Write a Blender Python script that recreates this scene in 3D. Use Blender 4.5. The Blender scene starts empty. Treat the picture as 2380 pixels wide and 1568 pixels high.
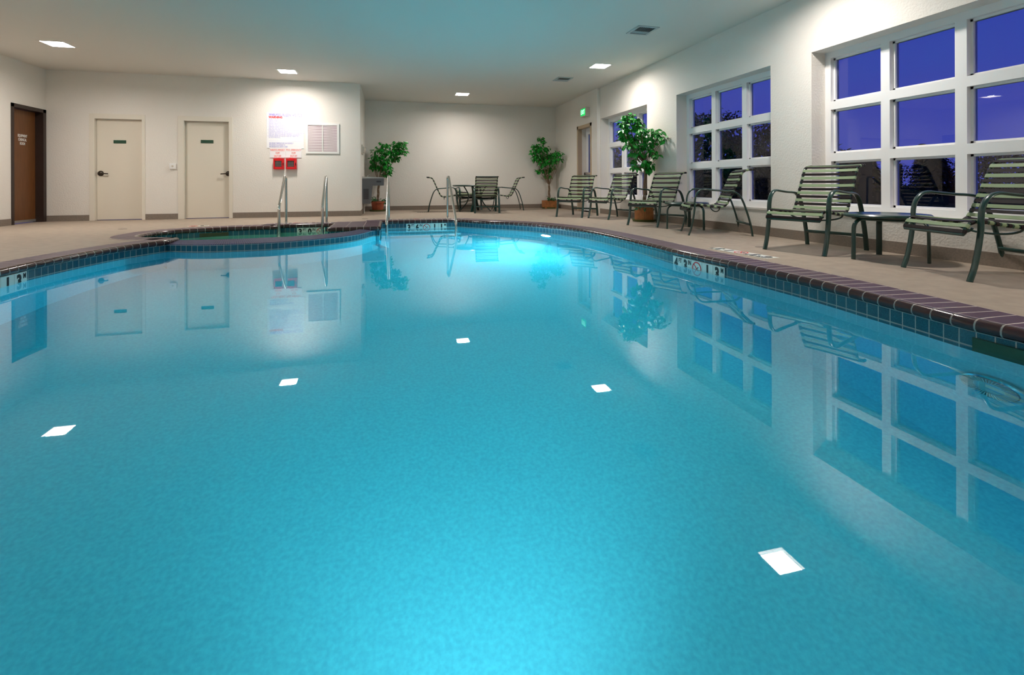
import bpy, math, random
from mathutils import Vector, Matrix
from mathutils.geometry import tessellate_polygon
random.seed(7)
PI = math.pi
SC = bpy.context.scene
COL = SC.collection

# ------------------------------------------------------------------ camera
FOC, PX, PY, ROLL, EYE = 1124.0, 1190.0, 428.5, 0.0035, 0.69
YAW = math.atan(283 / FOC)
CY, SY = math.cos(YAW), math.sin(YAW)
cam_data = bpy.data.cameras.new('camera')
cam_data.sensor_width = 36
cam_data.lens = 36 * FOC / 2380
cam_data.shift_y = -(784 - PY) / 2380
cam_data.clip_start = 0.05
cam_data.clip_end = 500
cam = bpy.data.objects.new('camera', cam_data)
COL.objects.link(cam)
cam.matrix_world = (Matrix.Translation((0, 0, EYE)) @ Matrix.Rotation(-YAW, 4, 'Z')
                    @ Matrix.Rotation(PI / 2, 4, 'X') @ Matrix.Rotation(-ROLL, 4, 'Z'))
SC.camera = cam
SC.view_settings.view_transform = 'Standard'
SC.view_settings.look = 'None'
SC.view_settings.gamma = 1
SC.view_settings.use_curve_mapping = False
SC.view_settings.exposure = 0.0
SC.cycles.use_denoising = True
SC.cycles.use_adaptive_sampling = True
SC.cycles.adaptive_threshold = 0.03
SC.cycles.max_bounces = 10
SC.cycles.diffuse_bounces = 4
SC.cycles.glossy_bounces = 4
SC.cycles.transmission_bounces = 8
SC.cycles.transparent_max_bounces = 12
SC.cycles.sample_clamp_indirect = 12.0
SC.cycles.caustics_refractive = True
SC.cycles.caustics_reflective = False

# ------------------------------------------------------------------ world: dusk sky
w = bpy.data.worlds.new('dusk_sky')
SC.world = w
w.use_nodes = True
nt = w.node_tree
nt.nodes.clear()
wo = nt.nodes.new('ShaderNodeOutputWorld')
bg = nt.nodes.new('ShaderNodeBackground')
tc = nt.nodes.new('ShaderNodeTexCoord')
sx = nt.nodes.new('ShaderNodeSeparateXYZ')
rp = nt.nodes.new('ShaderNodeValToRGB')
nt.links.new(tc.outputs['Generated'], sx.inputs[0])
nt.links.new(sx.outputs['Z'], rp.inputs[0])
nt.links.new(rp.outputs[0], bg.inputs[0])
nt.links.new(bg.outputs[0], wo.inputs[0])
e = rp.color_ramp.elements
e[0].position = 0.0; e[0].color = (0.060, 0.075, 0.42, 1)
e[1].position = 0.35; e[1].color = (0.022, 0.046, 0.40, 1)
bg.inputs[1].default_value = 1.0

# ------------------------------------------------------------------ room constants
CE = 2.96          # ceiling height
WZ = -0.135        # water level
XL, XR = -6.5, 4.83
XE = 4.75          # wall with the exit door
YD, YB = 11.35, 13.55   # wall with the two doors, back wall
XJ = -0.65         # corner between them
YN = -3.6          # wall behind the camera


def der(px, py):
    return px - ROLL * (py - PY), py + ROLL * (px - PX)


def W(px, py, z=0.0):
    px, py = der(px, py)
    D = FOC * (EYE - z) / (py - PY)
    l = (px - PX) / FOC * D
    return (l * CY + D * SY, D * CY - l * SY)


def WY(Y, px, py):
    px, py = der(px, py)
    t = (px - PX) / FOC
    D = Y / (CY - t * SY)
    return D * (t * CY + SY), EYE + (PY - py) / FOC * D


def WX(X, px, py):
    px, py = der(px, py)
    t = (px - PX) / FOC
    D = X / (t * CY + SY)
    return D * (CY - t * SY), EYE + (PY - py) / FOC * D


# ------------------------------------------------------------------ materials
MATS = {}


def mat(name, col, rough=0.5, metal=0.0, spec=0.5, noise=None, bump=None, emit=None, coat=0.0, sub=None):
    """noise = (scale, amount) colour variation; bump = (scale, strength, distance)"""
    m = bpy.data.materials.new(name)
    m.use_nodes = True
    n = m.node_tree.nodes
    L = m.node_tree.links
    b = n['Principled BSDF']
    b.inputs['Base Color'].default_value = (*col, 1)
    b.inputs['Roughness'].default_value = rough
    b.inputs['Metallic'].default_value = metal
    b.inputs['Specular IOR Level'].default_value = spec
    if coat:
        b.inputs['Coat Weight'].default_value = coat
        b.inputs['Coat Roughness'].default_value = 0.1
    t = n.new('ShaderNodeTexCoord')
    if noise:
        x = n.new('ShaderNodeTexNoise')
        x.inputs['Scale'].default_value = noise[0]
        x.inputs['Detail'].default_value = 5
        L.new(t.outputs['Object'], x.inputs['Vector'])
        r = n.new('ShaderNodeValToRGB')
        a = noise[1]
        r.color_ramp.elements[0].position = 0.3
        r.color_ramp.elements[1].position = 0.7
        r.color_ramp.elements[0].color = (*[c * (1 - a) for c in col], 1)
        r.color_ramp.elements[1].color = (*[min(1, c * (1 + a)) for c in col], 1)
        L.new(x.outputs['Fac'], r.inputs[0])
        L.new(r.outputs[0], b.inputs['Base Color'])
    if bump:
        x = n.new('ShaderNodeTexNoise')
        x.inputs['Scale'].default_value = bump[0]
        x.inputs['Detail'].default_value = 4
        L.new(t.outputs['Object'], x.inputs['Vector'])
        bp = n.new('ShaderNodeBump')
        bp.inputs['Strength'].default_value = bump[1]
        bp.inputs['Distance'].default_value = bump[2]
        L.new(x.outputs['Fac'], bp.inputs['Height'])
        L.new(bp.outputs[0], b.inputs['Normal'])
    if emit:
        b.inputs['Emission Color'].default_value = (*emit[0], 1)
        b.inputs['Emission Strength'].default_value = emit[1]
    MATS[name] = m
    return m


def mnode(nodes, links, op, a, b=None):
    n = nodes.new('ShaderNodeMath')
    n.operation = op
    for i, v in enumerate((a, b)):
        if v is None:
            continue
        if isinstance(v, (int, float)):
            n.inputs[i].default_value = v
        else:
            links.new(v, n.inputs[i])
    return n.outputs[0]


def tile_mat(name, col1, col2, grout, su, sv, gw, rough=0.25, speck=None, offv=0.0, bumpd=0.002, only_u=False):
    """square or long tiles laid on UV coordinates given in metres"""
    m = bpy.data.materials.new(name)
    m.use_nodes = True
    n = m.node_tree.nodes
    L = m.node_tree.links
    b = n['Principled BSDF']
    t = n.new('ShaderNodeTexCoord')
    s = n.new('ShaderNodeSeparateXYZ')
    L.new(t.outputs['UV'], s.inputs[0])
    u = mnode(n, L, 'DIVIDE', s.outputs[0], su)
    v = mnode(n, L, 'DIVIDE', mnode(n, L, 'ADD', s.outputs[1], offv), sv)
    fu = mnode(n, L, 'FRACT', u)
    fv = mnode(n, L, 'FRACT', v)
    du = mnode(n, L, 'MULTIPLY', mnode(n, L, 'MINIMUM', fu, mnode(n, L, 'SUBTRACT', 1.0, fu)), su)
    dv = mnode(n, L, 'MULTIPLY', mnode(n, L, 'MINIMUM', fv, mnode(n, L, 'SUBTRACT', 1.0, fv)), sv)
    d = du if only_u else mnode(n, L, 'MINIMUM', du, dv)
    isg = mnode(n, L, 'LESS_THAN', d, gw / 2)
    cell = n.new('ShaderNodeCombineXYZ')
    L.new(mnode(n, L, 'FLOOR', u), cell.inputs[0])
    L.new(mnode(n, L, 'FLOOR', v), cell.inputs[1])
    wn = n.new('ShaderNodeTexWhiteNoise')
    L.new(cell.outputs[0], wn.inputs['Vector'])
    mx = n.new('ShaderNodeMix'); mx.data_type = 'RGBA'
    mx.inputs['A'].default_value = (*col1, 1)
    mx.inputs['B'].default_value = (*col2, 1)
    fac = wn.outputs['Value']
    if speck:
        nz = n.new('ShaderNodeTexNoise')
        nz.inputs['Scale'].default_value = speck
        nz.inputs['Detail'].default_value = 3
        L.new(t.outputs['Object'], nz.inputs['Vector'])
        rr = n.new('ShaderNodeValToRGB')
        rr.color_ramp.elements[0].position = 0.42
        rr.color_ramp.elements[1].position = 0.66
        L.new(nz.outputs['Fac'], rr.inputs[0])
        fac = mnode(n, L, 'ADD', mnode(n, L, 'MULTIPLY', rr.outputs[0], 0.75), mnode(n, L, 'MULTIPLY', fac, 0.25))
    L.new(fac, mx.inputs['Factor'])
    mg = n.new('ShaderNodeMix'); mg.data_type = 'RGBA'
    L.new(isg, mg.inputs['Factor'])
    L.new(mx.outputs['Result'], mg.inputs['A'])
    mg.inputs['B'].default_value = (*grout, 1)
    L.new(mg.outputs['Result'], b.inputs['Base Color'])
    L.new(mnode(n, L, 'ADD', rough, mnode(n, L, 'MULTIPLY', isg, 0.4)), b.inputs['Roughness'])
    bp = n.new('ShaderNodeBump')
    bp.inputs['Strength'].default_value = 0.6
    bp.inputs['Distance'].default_value = bumpd
    L.new(mnode(n, L, 'SUBTRACT', 1.0, isg), bp.inputs['Height'])
    L.new(bp.outputs[0], b.inputs['Normal'])
    MATS[name] = m
    return m


mat('stucco', (0.80, 0.762, 0.705), 0.75, bump=(46, 0.42, 0.013), spec=0.3)
mat('ceiling_paint', (0.74, 0.70, 0.64), 0.85, bump=(160, 0.25, 0.003), spec=0.2)
mat('deck', (0.385, 0.315, 0.250), 0.6, noise=(9, 0.10), bump=(220, 0.3, 0.002), spec=0.3)
mat('cove_base', (0.225, 0.185, 0.15), 0.7, noise=(60, 0.15))
mat('door_paint', (0.74, 0.68, 0.575), 0.45)
mat('frame_paint', (0.76, 0.71, 0.615), 0.45)
mat('window_white', (0.90, 0.90, 0.90), 0.35)
mat('bronze_frame', (0.030, 0.017, 0.013), 0.45)
mat('tan_frame', (0.50, 0.375, 0.25), 0.5)
mat('aluminium', (0.55, 0.54, 0.52), 0.35, metal=0.8)
mat('steel', (0.72, 0.70, 0.66), 0.16, metal=1.0)
mat('dark_metal', (0.06, 0.05, 0.042), 0.3, metal=0.9)
mat('green_metal', (0.006, 0.040, 0.032), 0.32, coat=0.3)
mat('green_strap', (0.25, 0.33, 0.19), 0.5, spec=0.35)
mat('brown_strap', (0.014, 0.008, 0.009), 0.42, spec=0.3)
mat('leaf', (0.010, 0.26, 0.020), 0.35, noise=(14, 0.5))
mat('ivy_leaf', (0.02, 0.12, 0.03), 0.45, noise=(20, 0.3))
mat('bark', (0.20, 0.13, 0.08), 0.8, noise=(30, 0.25))
mat('terracotta', (0.34, 0.075, 0.03), 0.6, noise=(12, 0.2))
mat('wood_slat', (0.40, 0.15, 0.04), 0.55, noise=(14, 0.25))
mat('saucer_green', (0.10, 0.13, 0.035), 0.5)
mat('soil', (0.04, 0.025, 0.015), 0.9)
mat('white_plastic', (0.85, 0.84, 0.82), 0.4)
mat('sign_white', (0.86, 0.86, 0.88), 0.4)
mat('ink_blue', (0.14, 0.10, 0.62), 0.5)
mat('ink_pale', (0.46, 0.44, 0.74), 0.5)
mat('ink_red', (0.75, 0.02, 0.02), 0.5)
mat('ink_orange', (0.85, 0.12, 0.06), 0.5)
mat('ink_black', (0.008, 0.008, 0.010), 0.4)
mat('red_plastic', (0.62, 0.012, 0.016), 0.3)
mat('cage_dark', (0.10, 0.06, 0.05), 0.5)
mat('plate_green', (0.004, 0.05, 0.022), 0.35)
mat('grey_enamel', (0.15, 0.15, 0.16), 0.45)
mat('grey_dark', (0.05, 0.045, 0.05), 0.6)
mat('beige_box', (0.62, 0.56, 0.48), 0.4)
mat('slat_pink', (0.80, 0.72, 0.75), 0.5)
mat('slot_dark', (0.30, 0.16, 0.20), 0.7)
mat('vent_slat', (0.42, 0.46, 0.46), 0.5)
mat('marker_white', (0.84, 0.85, 0.78), 0.3)
mat('pool_plaster', (0.50, 0.845, 0.965), 0.8, noise=(55, 0.10))
mat('spa_plaster', (0.42, 0.72, 0.62), 0.8, noise=(55, 0.10))
mat('night_leaf', (0.035, 0.05, 0.03), 0.8)
mat('night_grass', (0.03, 0.045, 0.02), 0.9, spec=0.0)
MATS['night_leaf'].node_tree.nodes['Principled BSDF'].inputs['Specular IOR Level'].default_value = 0.1
mat('night_bark', (0.03, 0.025, 0.02), 0.9)
mat('lamp_face', (1, 1, 1), 0.5, emit=((1.0, 0.92, 0.85), 205.0))
mat('lamp_can', (0.8, 0.78, 0.74), 0.4)
mat('pool_lamp', (1, 1, 1), 0.5, emit=((0.85, 0.92, 1.0), 620.0))
mat('pool_lamp_near', (1, 1, 1), 0.5, emit=((0.85, 0.92, 1.0), 30.0))
mat('spa_fill_lamp', (1, 1, 1), 0.5, emit=((0.9, 1.0, 0.85), 45.0))
mat('lamp_off', (0.55, 0.75, 0.78), 0.2)
mat('exit_glow', (0, 0.3, 0.05), 0.5, emit=((0.0, 0.85, 0.14), 0.75))
mat('exit_letter', (0.5, 1, 0.6), 0.5, emit=((0.45, 1.0, 0.65), 1.6))
tile_mat('coping_tile', (0.120, 0.072, 0.105), (0.088, 0.050, 0.075), (0.60, 0.52, 0.48), 0.105, 0.26, 0.0085, 0.42, offv=0.0)
tile_mat('block_tile', (0.120, 0.072, 0.105), (0.088, 0.050, 0.075), (0.42, 0.36, 0.33), 0.27, 0.62, 0.012, 0.42)
tile_mat('nose_tile', (0.060, 0.022, 0.022), (0.045, 0.017, 0.019), (0.30, 0.27, 0.24), 0.105, 9.0, 0.0080, 0.14, only_u=True)
tile_mat('blue_tile', (0.003, 0.045, 0.085), (0.03, 0.17, 0.23), (0.34, 0.38, 0.36), 0.077, 0.077, 0.0055, 0.14, speck=260, offv=0.0555)
tile_mat('mosaic', (0.055, 0.052, 0.165), (0.022, 0.025, 0.085), (0.24, 0.24, 0.27), 0.0262, 0.0262, 0.0044, 0.5)
for n_, sp_ in (('mosaic', 0.06), ('coping_tile', 0.25), ('block_tile', 0.25)):
    MATS[n_].node_tree.nodes['Principled BSDF'].inputs['Specular IOR Level'].default_value = sp_


def wood_mat():
    m = bpy.data.materials.new('door_wood')
    m.use_nodes = True
    n = m.node_tree.nodes; L = m.node_tree.links
    b = n['Principled BSDF']
    t = n.new('ShaderNodeTexCoord'); mp = n.new('ShaderNodeMapping')
    mp.inputs['Scale'].default_value = (6, 40, 1.2)
    nz = n.new('ShaderNodeTexNoise'); nz.inputs['Scale'].default_value = 3; nz.inputs['Detail'].default_value = 6
    r = n.new('ShaderNodeValToRGB')
    r.color_ramp.elements[0].color = (0.115, 0.040, 0.010, 1)
    r.color_ramp.elements[1].color = (0.185, 0.072, 0.020, 1)
    r.color_ramp.elements[0].position = 0.3; r.color_ramp.elements[1].position = 0.7
    L.new(t.outputs['Object'], mp.inputs[0]); L.new(mp.outputs[0], nz.inputs['Vector'])
    L.new(nz.outputs['Fac'], r.inputs[0]); L.new(r.outputs[0], b.inputs['Base Color'])
    b.inputs['Roughness'].default_value = 0.4
    MATS['door_wood'] = m


def water_mat(name, absorb, dens, tint):
    m = bpy.data.materials.new(name)
    m.use_nodes = True
    n = m.node_tree.nodes; L = m.node_tree.links
    n.clear()
    o = n.new('ShaderNodeOutputMaterial')
    g = n.new('ShaderNodeBsdfGlass')
    g.inputs['IOR'].default_value = 1.333
    g.inputs['Roughness'].default_value = 0.012
    g.inputs['Color'].default_value = (*tint, 1)
    t = n.new('ShaderNodeTexCoord')
    nz = n.new('ShaderNodeTexNoise'); nz.inputs['Scale'].default_value = 0.9; nz.inputs['Detail'].default_value = 1.0
    L.new(t.outputs['Object'], nz.inputs['Vector'])
    bp = n.new('ShaderNodeBump'); bp.inputs['Strength'].default_value = 0.05; bp.inputs['Distance'].default_value = 0.02
    L.new(nz.outputs['Fac'], bp.inputs['Height']); L.new(bp.outputs[0], g.inputs['Normal'])
    v = n.new('ShaderNodeVolumeAbsorption')
    v.inputs['Color'].default_value = (*absorb, 1)
    v.inputs['Density'].default_value = dens
    L.new(g.outputs[0], o.inputs['Surface']); L.new(v.outputs[0], o.inputs['Volume'])
    MATS[name] = m


def glass_mat():
    m = bpy.data.materials.new('window_glass')
    m.use_nodes = True
    n = m.node_tree.nodes; L = m.node_tree.links
    n.clear()
    o = n.new('ShaderNodeOutputMaterial')
    tr = n.new('ShaderNodeBsdfTransparent'); tr.inputs[0].default_value = (0.88, 0.90, 0.93, 1)
    gl = n.new('ShaderNodeBsdfGlossy'); gl.inputs['Roughness'].default_value = 0.0
    fr = n.new('ShaderNodeFresnel'); fr.inputs['IOR'].default_value = 1.5
    mx = n.new('ShaderNodeMixShader')
    # two surfaces of a pane: about twice the single reflectance
    f2 = mnode(n, L, 'MULTIPLY', fr.outputs[0], 1.6)
    L.new(f2, mx.inputs[0]); L.new(tr.outputs[0], mx.inputs[1]); L.new(gl.outputs[0], mx.inputs[2])
    L.new(mx.outputs[0], o.inputs['Surface'])
    MATS['window_glass'] = m


wood_mat()
water_mat('pool_water', (0.0, 0.91, 0.98), 0.66, (1, 1, 1))
water_mat('spa_water', (0.2, 0.92, 0.86), 0.6, (1, 1, 1))
glass_mat()


# ------------------------------------------------------------------ mesh builder
class MB:
    def __init__(self):
        self.v = []; self.f = []; self.m = []; self.uv = []

    def face(self, idx, mi=0, uv=None):
        self.f.append(tuple(idx)); self.m.append(mi); self.uv.append(uv)

    def box(self, x0, x1, y0, y1, z0, z1, mi=0, M=None):
        b = len(self.v)
        P = [(x0, y0, z0), (x1, y0, z0), (x1, y1, z0), (x0, y1, z0), (x0, y0, z1), (x1, y0, z1), (x1, y1, z1), (x0, y1, z1)]
        if M is not None:
            P = [tuple(M @ Vector(p)) for p in P]
        self.v += P
        for q in ((0, 3, 2, 1), (4, 5, 6, 7), (0, 1, 5, 4), (1, 2, 6, 5), (2, 3, 7, 6), (3, 0, 4, 7)):
            self.face([b + i for i in q], mi)
        return self

    def tube(self, pts, rx, rz=None, seg=10, side=None, mi=0, closed=False):
        """sweep an ellipse; `side` = fixed lateral axis carrying radius rx"""
        rz = rx if rz is None else rz
        pts = [Vector(p) for p in pts]
        n = len(pts)
        base = len(self.v)
        prev = None
        for i, p in enumerate(pts):
            if closed:
                t = (pts[(i + 1) % n] - pts[i - 1]).normalized()
            else:
                t = (pts[min(i + 1, n - 1)] - pts[max(i - 1, 0)]).normalized()
            if side is not None:
                s = Vector(side)
            elif prev is None:
                s = Vector((0, 0, 1)) if abs(t.z) < 0.9 else Vector((1, 0, 0))
            else:
                s = prev
            s = (s - t * s.dot(t)).normalized()
            prev = s
            u = t.cross(s)
            for k in range(seg):
                a = 2 * PI * k / seg
                self.v.append(tuple(p + s * (math.cos(a) * rx) + u * (math.sin(a) * rz)))
        rings = n if closed else n - 1
        for i in range(rings):
            j = (i + 1) % n
            for k in range(seg):
                k2 = (k + 1) % seg
                self.face([base + i * seg + k, base + i * seg + k2, base + j * seg + k2, base + j * seg + k], mi)
        if not closed:
            self.face([base + k for k in range(seg)][::-1], mi)
            self.face([base + (n - 1) * seg + k for k in range(seg)], mi)
        return self

    def lathe(self, prof, seg=32, c=(0, 0, 0), mi=0, ripple=None):
        base = len(self.v)
        for r, z in prof:
            for k in range(seg):
                a = 2 * PI * k / seg
                rr = r * (1 + (ripple * (1 if k % 2 else -1) if ripple and r > 0.01 else 0))
                self.v.append((c[0] + rr * math.cos(a), c[1] + rr * math.sin(a), c[2] + z))
        for i in range(len(prof) - 1):
            for k in range(seg):
                k2 = (k + 1) % seg
                self.face([base + i * seg + k, base + i * seg + k2, base + (i + 1) * seg + k2, base + (i + 1) * seg + k], mi)
        return self

    def build(self, name, mats, parent=None, smooth=False, bevel=0, loc=None, fix=True):
        me = bpy.data.meshes.new(name)
        me.from_pydata(self.v, [], self.f)
        for m in (mats if isinstance(mats, (list, tuple)) else [mats]):
            me.materials.append(MATS[m])
        for p, mi in zip(me.polygons, self.m):
            p.material_index = mi
            p.use_smooth = smooth
        if any(u is not None for u in self.uv):
            lay = me.uv_layers.new(name='UVMap')
            for p, u in zip(me.polygons, self.uv):
                if u:
                    for li, c in zip(p.loop_indices, u):
                        lay.data[li].uv = c
        me.update()
        o = bpy.data.objects.new(name, me)
        COL.objects.link(o)
        if parent:
            o.parent = parent
        if loc:
            o.location = loc
        if bevel:
            b = o.modifiers.new('bevel', 'BEVEL'); b.width = bevel; b.segments = 2; b.limit_method = 'ANGLE'
        if smooth:
            try:
                me.set_sharp_from_angle(angle=math.radians(40))
            except Exception:
                pass
        return o


def tag(o, label=None, cat=None, group=None, kind=None):
    if label: o['label'] = label
    if cat: o['category'] = cat
    if group: o['group'] = group
    if kind: o['kind'] = kind
    return o


def empty(name, loc=(0, 0, 0), rz=0, label=None, cat=None, group=None):
    o = bpy.data.objects.new(name, None)
    COL.objects.link(o)
    o.location = loc
    o.rotation_euler = (0, 0, rz)
    o.empty_display_size = 0.1
    return tag(o, label, cat, group)


def copy_tree(o, parent=None):
    c = o.copy(); COL.objects.link(c)
    if parent: c.parent = parent
    for ch in [x for x in bpy.data.objects if x.parent == o]:
        copy_tree(ch, c)
    return c


def struct(o):
    o['kind'] = 'structure'
    return o


def text(s, size, loc, rot, m, parent, name='lettering', bold=0.0, align='CENTER', sx=1.0, ext=0.0008, spacing=1.0, width=None):
    cu = bpy.data.curves.new(name, 'FONT')
    cu.body = s; cu.size = size; cu.align_x = align; cu.align_y = 'CENTER'
    cu.extrude = ext; cu.offset = bold; cu.space_line = spacing
    cu.resolution_u = 3
    t = bpy.data.objects.new(name, cu)
    COL.objects.link(t)
    bpy.context.view_layer.update()
    me = bpy.data.meshes.new_from_object(t.evaluated_get(bpy.context.evaluated_depsgraph_get()))
    bpy.data.objects.remove(t)
    xs = [v.co.x for v in me.vertices]
    if width and xs:
        sx = width / (max(xs) - min(xs))
    me.transform(Matrix.Diagonal((sx, 1, 1, 1)))
    me.materials.clear(); me.materials.append(MATS[m])
    o = bpy.data.objects.new(name, me)
    COL.objects.link(o)
    if parent: o.parent = parent
    o.location = loc
    o.rotation_euler = rot
    return o


def cells(rng, holes):
    """split rectangle (a0,a1,b0,b1) round rectangular holes -> list of rects"""
    a0, a1, b0, b1 = rng
    A = sorted({a0, a1, *[h[0] for h in holes], *[h[1] for h in holes]})
    out = []
    for i in range(len(A) - 1):
        am = (A[i] + A[i + 1]) / 2
        hs = sorted([(h[2], h[3]) for h in holes if h[0] < am < h[1]])
        b = b0
        for h in hs:
            if h[0] > b + 1e-6: out.append((A[i], A[i + 1], b, h[0]))
            b = max(b, h[1])
        if b < b1 - 1e-6: out.append((A[i], A[i + 1], b, b1))
    return out


# ------------------------------------------------------------------ room shell
RX = (PI / 2, 0, 0)          # text upright on a wall facing -Y
# window openings on the right wall: (near y, far y)
WINS = [(8.45, 10.57), (5.31, 7.455), (2.545, 4.676)]
WZ0, WZ1 = 0.362, 2.235
T = 0.25
mb = MB()
for a0, a1, b0, b1 in cells((YN, 10.6, -0.02, CE + 0.1), [(y0, y1, WZ0, WZ1) for y0, y1 in WINS]):
    mb.box(XR, XR + T, a0, a1, b0, b1)
struct(mb.build('wall_right', 'stucco'))
ED = (10.98, 11.80, 0.0, 2.13)      # exit door opening
mb = MB()
for a0, a1, b0, b1 in cells((10.6, YB, -0.02, CE + 0.1), [ED]):
    mb.box(XE, XR + T, a0, a1, b0, b1)
struct(mb.build('wall_exit', 'stucco'))
# two doors on the wall beside the whirlpool
DA = (WY(YD, 216, 400)[0], WY(YD, 334, 400)[0], -0.02, 2.06)
DB = (WY(YD, 424, 400)[0], WY(YD, 536, 400)[0], -0.02, 2.06)
mb = MB()
for a0, a1, b0, b1 in cells((XL - T, XJ, -0.02, CE + 0.1), [DA, DB]):
    mb.box(a0, a1, YD, YD + 0.3, b0, b1)
mb.box(XJ - 0.3, XJ, YD + 0.3, YB, -0.02, CE + 0.1)
struct(mb.build('wall_front', 'stucco'))
struct(MB().box(XJ - 0.3, XR + T, YB, YB + 0.2, -0.02, CE + 0.1).build('wall_back', 'stucco'))
LD = (10.50, 11.27, -0.02, 2.12)
mb = MB()
for a0, a1, b0, b1 in cells((YN, YD, -0.02, CE + 0.1), [LD]):
    mb.box(XL - T, XL, a0, a1, b0, b1)
struct(mb.build('wall_left', 'stucco'))
struct(MB().box(XL - T, XR + T, YN - 0.2, YN, -0.02, CE + 0.1).build('wall_near', 'stucco'))
# ceiling with square holes for the recessed lamps
LAMPS = [(-5.15, 9.27), (-1.98, 10.45), (1.76, 12.08), (3.92, 8.6), (3.92, 4.19), (3.92, -0.2), (-5.15, 4.9), (-5.15, 0.4), (-0.6, -1.6)]  # last lamp is unseen, added to light the near end
LH = 0.165
mb = MB()
for a0, a1, b0, b1 in cells((XL - T, XR + T, YN - 0.2, YB + 0.2), [(x - LH, x + LH, y - LH, y + LH) for x, y in LAMPS]):
    mb.box(a0, a1, b0, b1, CE, CE + 0.12)
struct(mb.build('ceiling', 'ceiling_paint'))
# cove base
BH = 0.115


def base(name, segs):
    mb = MB()
    for s in segs: mb.box(*s, -0.005, BH)
    struct(mb.build(name, 'cove_base'))


def eo(lo, hi):
    return lo, hi
gA = (WY(YD, 208, 400)[0], WY(YD, 338, 400)[0]); gB = (WY(YD, 414, 400)[0], WY(YD, 541, 400)[0])
base('baseboard_front', [(XL, gA[0], YD - 0.012, YD), (gA[1], gB[0], YD - 0.012, YD), (gB[1], XJ + 0.012, YD - 0.012, YD),
                         (XJ, XJ + 0.012, YD, YB)])
base('baseboard_back', [(XJ, XE, YB - 0.012, YB)])
base('baseboard_right', [(XR - 0.012, XR, YN, 10.6), (XE - 0.012, XE, 11.86, YB), (XE - 0.012, XE, 10.59, 10.92)])
base('baseboard_left', [(XL, XL + 0.012, YN, 10.44), ])

# ------------------------------------------------------------------ contours of pool and whirlpool


def cat(points, step=0.09):
    """Catmull-Rom through points, resampled"""
    P = [Vector(p) for p in points]
    if len(P) == 2:
        out = [P[0]]
        n = max(1, int((P[1] - P[0]).length / step))
        for i in range(1, n + 1): out.append(P[0].lerp(P[1], i / n))
        return out
    E0 = P[0] * 2 - P[1]; E1 = P[-1] * 2 - P[-2]
    Q = [E0] + P + [E1]
    out = [P[0]]
    for i in range(1, len(Q) - 2):
        p0, p1, p2, p3 = Q[i - 1:i + 3]
        n = max(2, int((p2 - p1).length / step))
        for k in range(1, n + 1):
            t = k / n
            out.append(0.5 * ((2 * p1) + (p2 - p0) * t + (2 * p0 - 5 * p1 + 4 * p2 - p3) * t * t + (3 * p1 - p0 - 3 * p2 + p3) * t ** 3))
    return out


def chain(*secs):
    out = []
    for s in secs:
        c = cat(s)
        if out and (out[-1] - c[0]).length < 1e-4: c = c[1:]
        out += c
    return out


NZ = 0.012      # top of the coping
right_side = [(2.70, 0.95), (2.84, 1.50), W(2250, 803, WZ), W(2060, 745.5, WZ), W(1860, 687, WZ), W(1672, 638, WZ), W(1566, 610.5, WZ),
              W(1480, 585.5, WZ), W(1400, 564, WZ), W(1340, 551.5, WZ), W(1270, 541.5, WZ), W(1200, 535.2, WZ), W(1122, 530.8, WZ), W(1068, 528.6, WZ)]
YS = W(975, 528.6, WZ)[1]
right_side[-1] = (right_side[-1][0], YS)
XK = W(882, 526, NZ)[0]
K = (XK, W(880, 526.4, NZ)[1])
S1 = W(766, 526.0, NZ); S2 = W(774, 518.6, NZ); S3 = W(652, 519.0, NZ); S4 = W(643, 524.2, NZ)
S1 = (S1[0], K[1] + 0.02); S2 = (S1[0], S2[1]); S3 = (S4[0], S2[1])
spa_back = [S4, W(577, 525.6, NZ), W(514, 528.0, NZ), W(451, 531.2, NZ), W(406, 534.0, NZ), W(363, 538.2, NZ), W(328, 544.0, NZ), W(316, 548.5, NZ),
            W(338, 553.2, 0), W(388, 555.0, -0.01), W(411, 557.0, -0.02)]
J1 = W(388, 584, WZ)
left_side = [J1, W(300, 598, WZ), W(206, 616.5, WZ), W(123, 635, WZ), W(60, 650, WZ), W(0, 666, WZ), (-3.10, 4.1), (-3.05, 3.0), (-2.85, 1.8), (-2.4, 0.95),
             (-1.6, 0.48), (-0.4, 0.32), (1.0, 0.30), (2.1, 0.48), (2.70, 0.95)]
div_out = [K, W(868, 548, WZ), W(829, 558.6, WZ), W(761, 568, WZ), W(645, 578.5, WZ), W(552, 583, WZ), W(470, 585.5, WZ), J1]
CZI = -0.02
div_in = [(-0.47, K[1] + 0.02), W(806, 537.5, CZI), W(728, 545.5, CZI), W(628, 551.0, CZI), W(552, 554.2, CZI), W(470, 556.4, CZI), spa_back[-1]]
P_recess = [right_side[-1], (XK, YS)]
C_out = chain(right_side, P_recess, [(XK, YS), K], [K, S1], [S1, S2], [S2, S3], [S3, S4], spa_back, [spa_back[-1], J1], left_side)
if (C_out[-1] - C_out[0]).length < 1e-3: C_out.pop()
POOL = chain(right_side, P_recess, [(XK, YS), K], div_out, left_side)
if (POOL[-1] - POOL[0]).length < 1e-3: POOL.pop()
SPA = chain([div_in[0], S1], [S1, S2], [S2, S3], [S3, S4], spa_back, div_in[::-1])
if (SPA[-1] - SPA[0]).length < 1e-3: SPA.pop()


def area(P):
    return sum(P[i].x * P[(i + 1) % len(P)].y - P[(i + 1) % len(P)].x * P[i].y for i in range(len(P))) / 2


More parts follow.
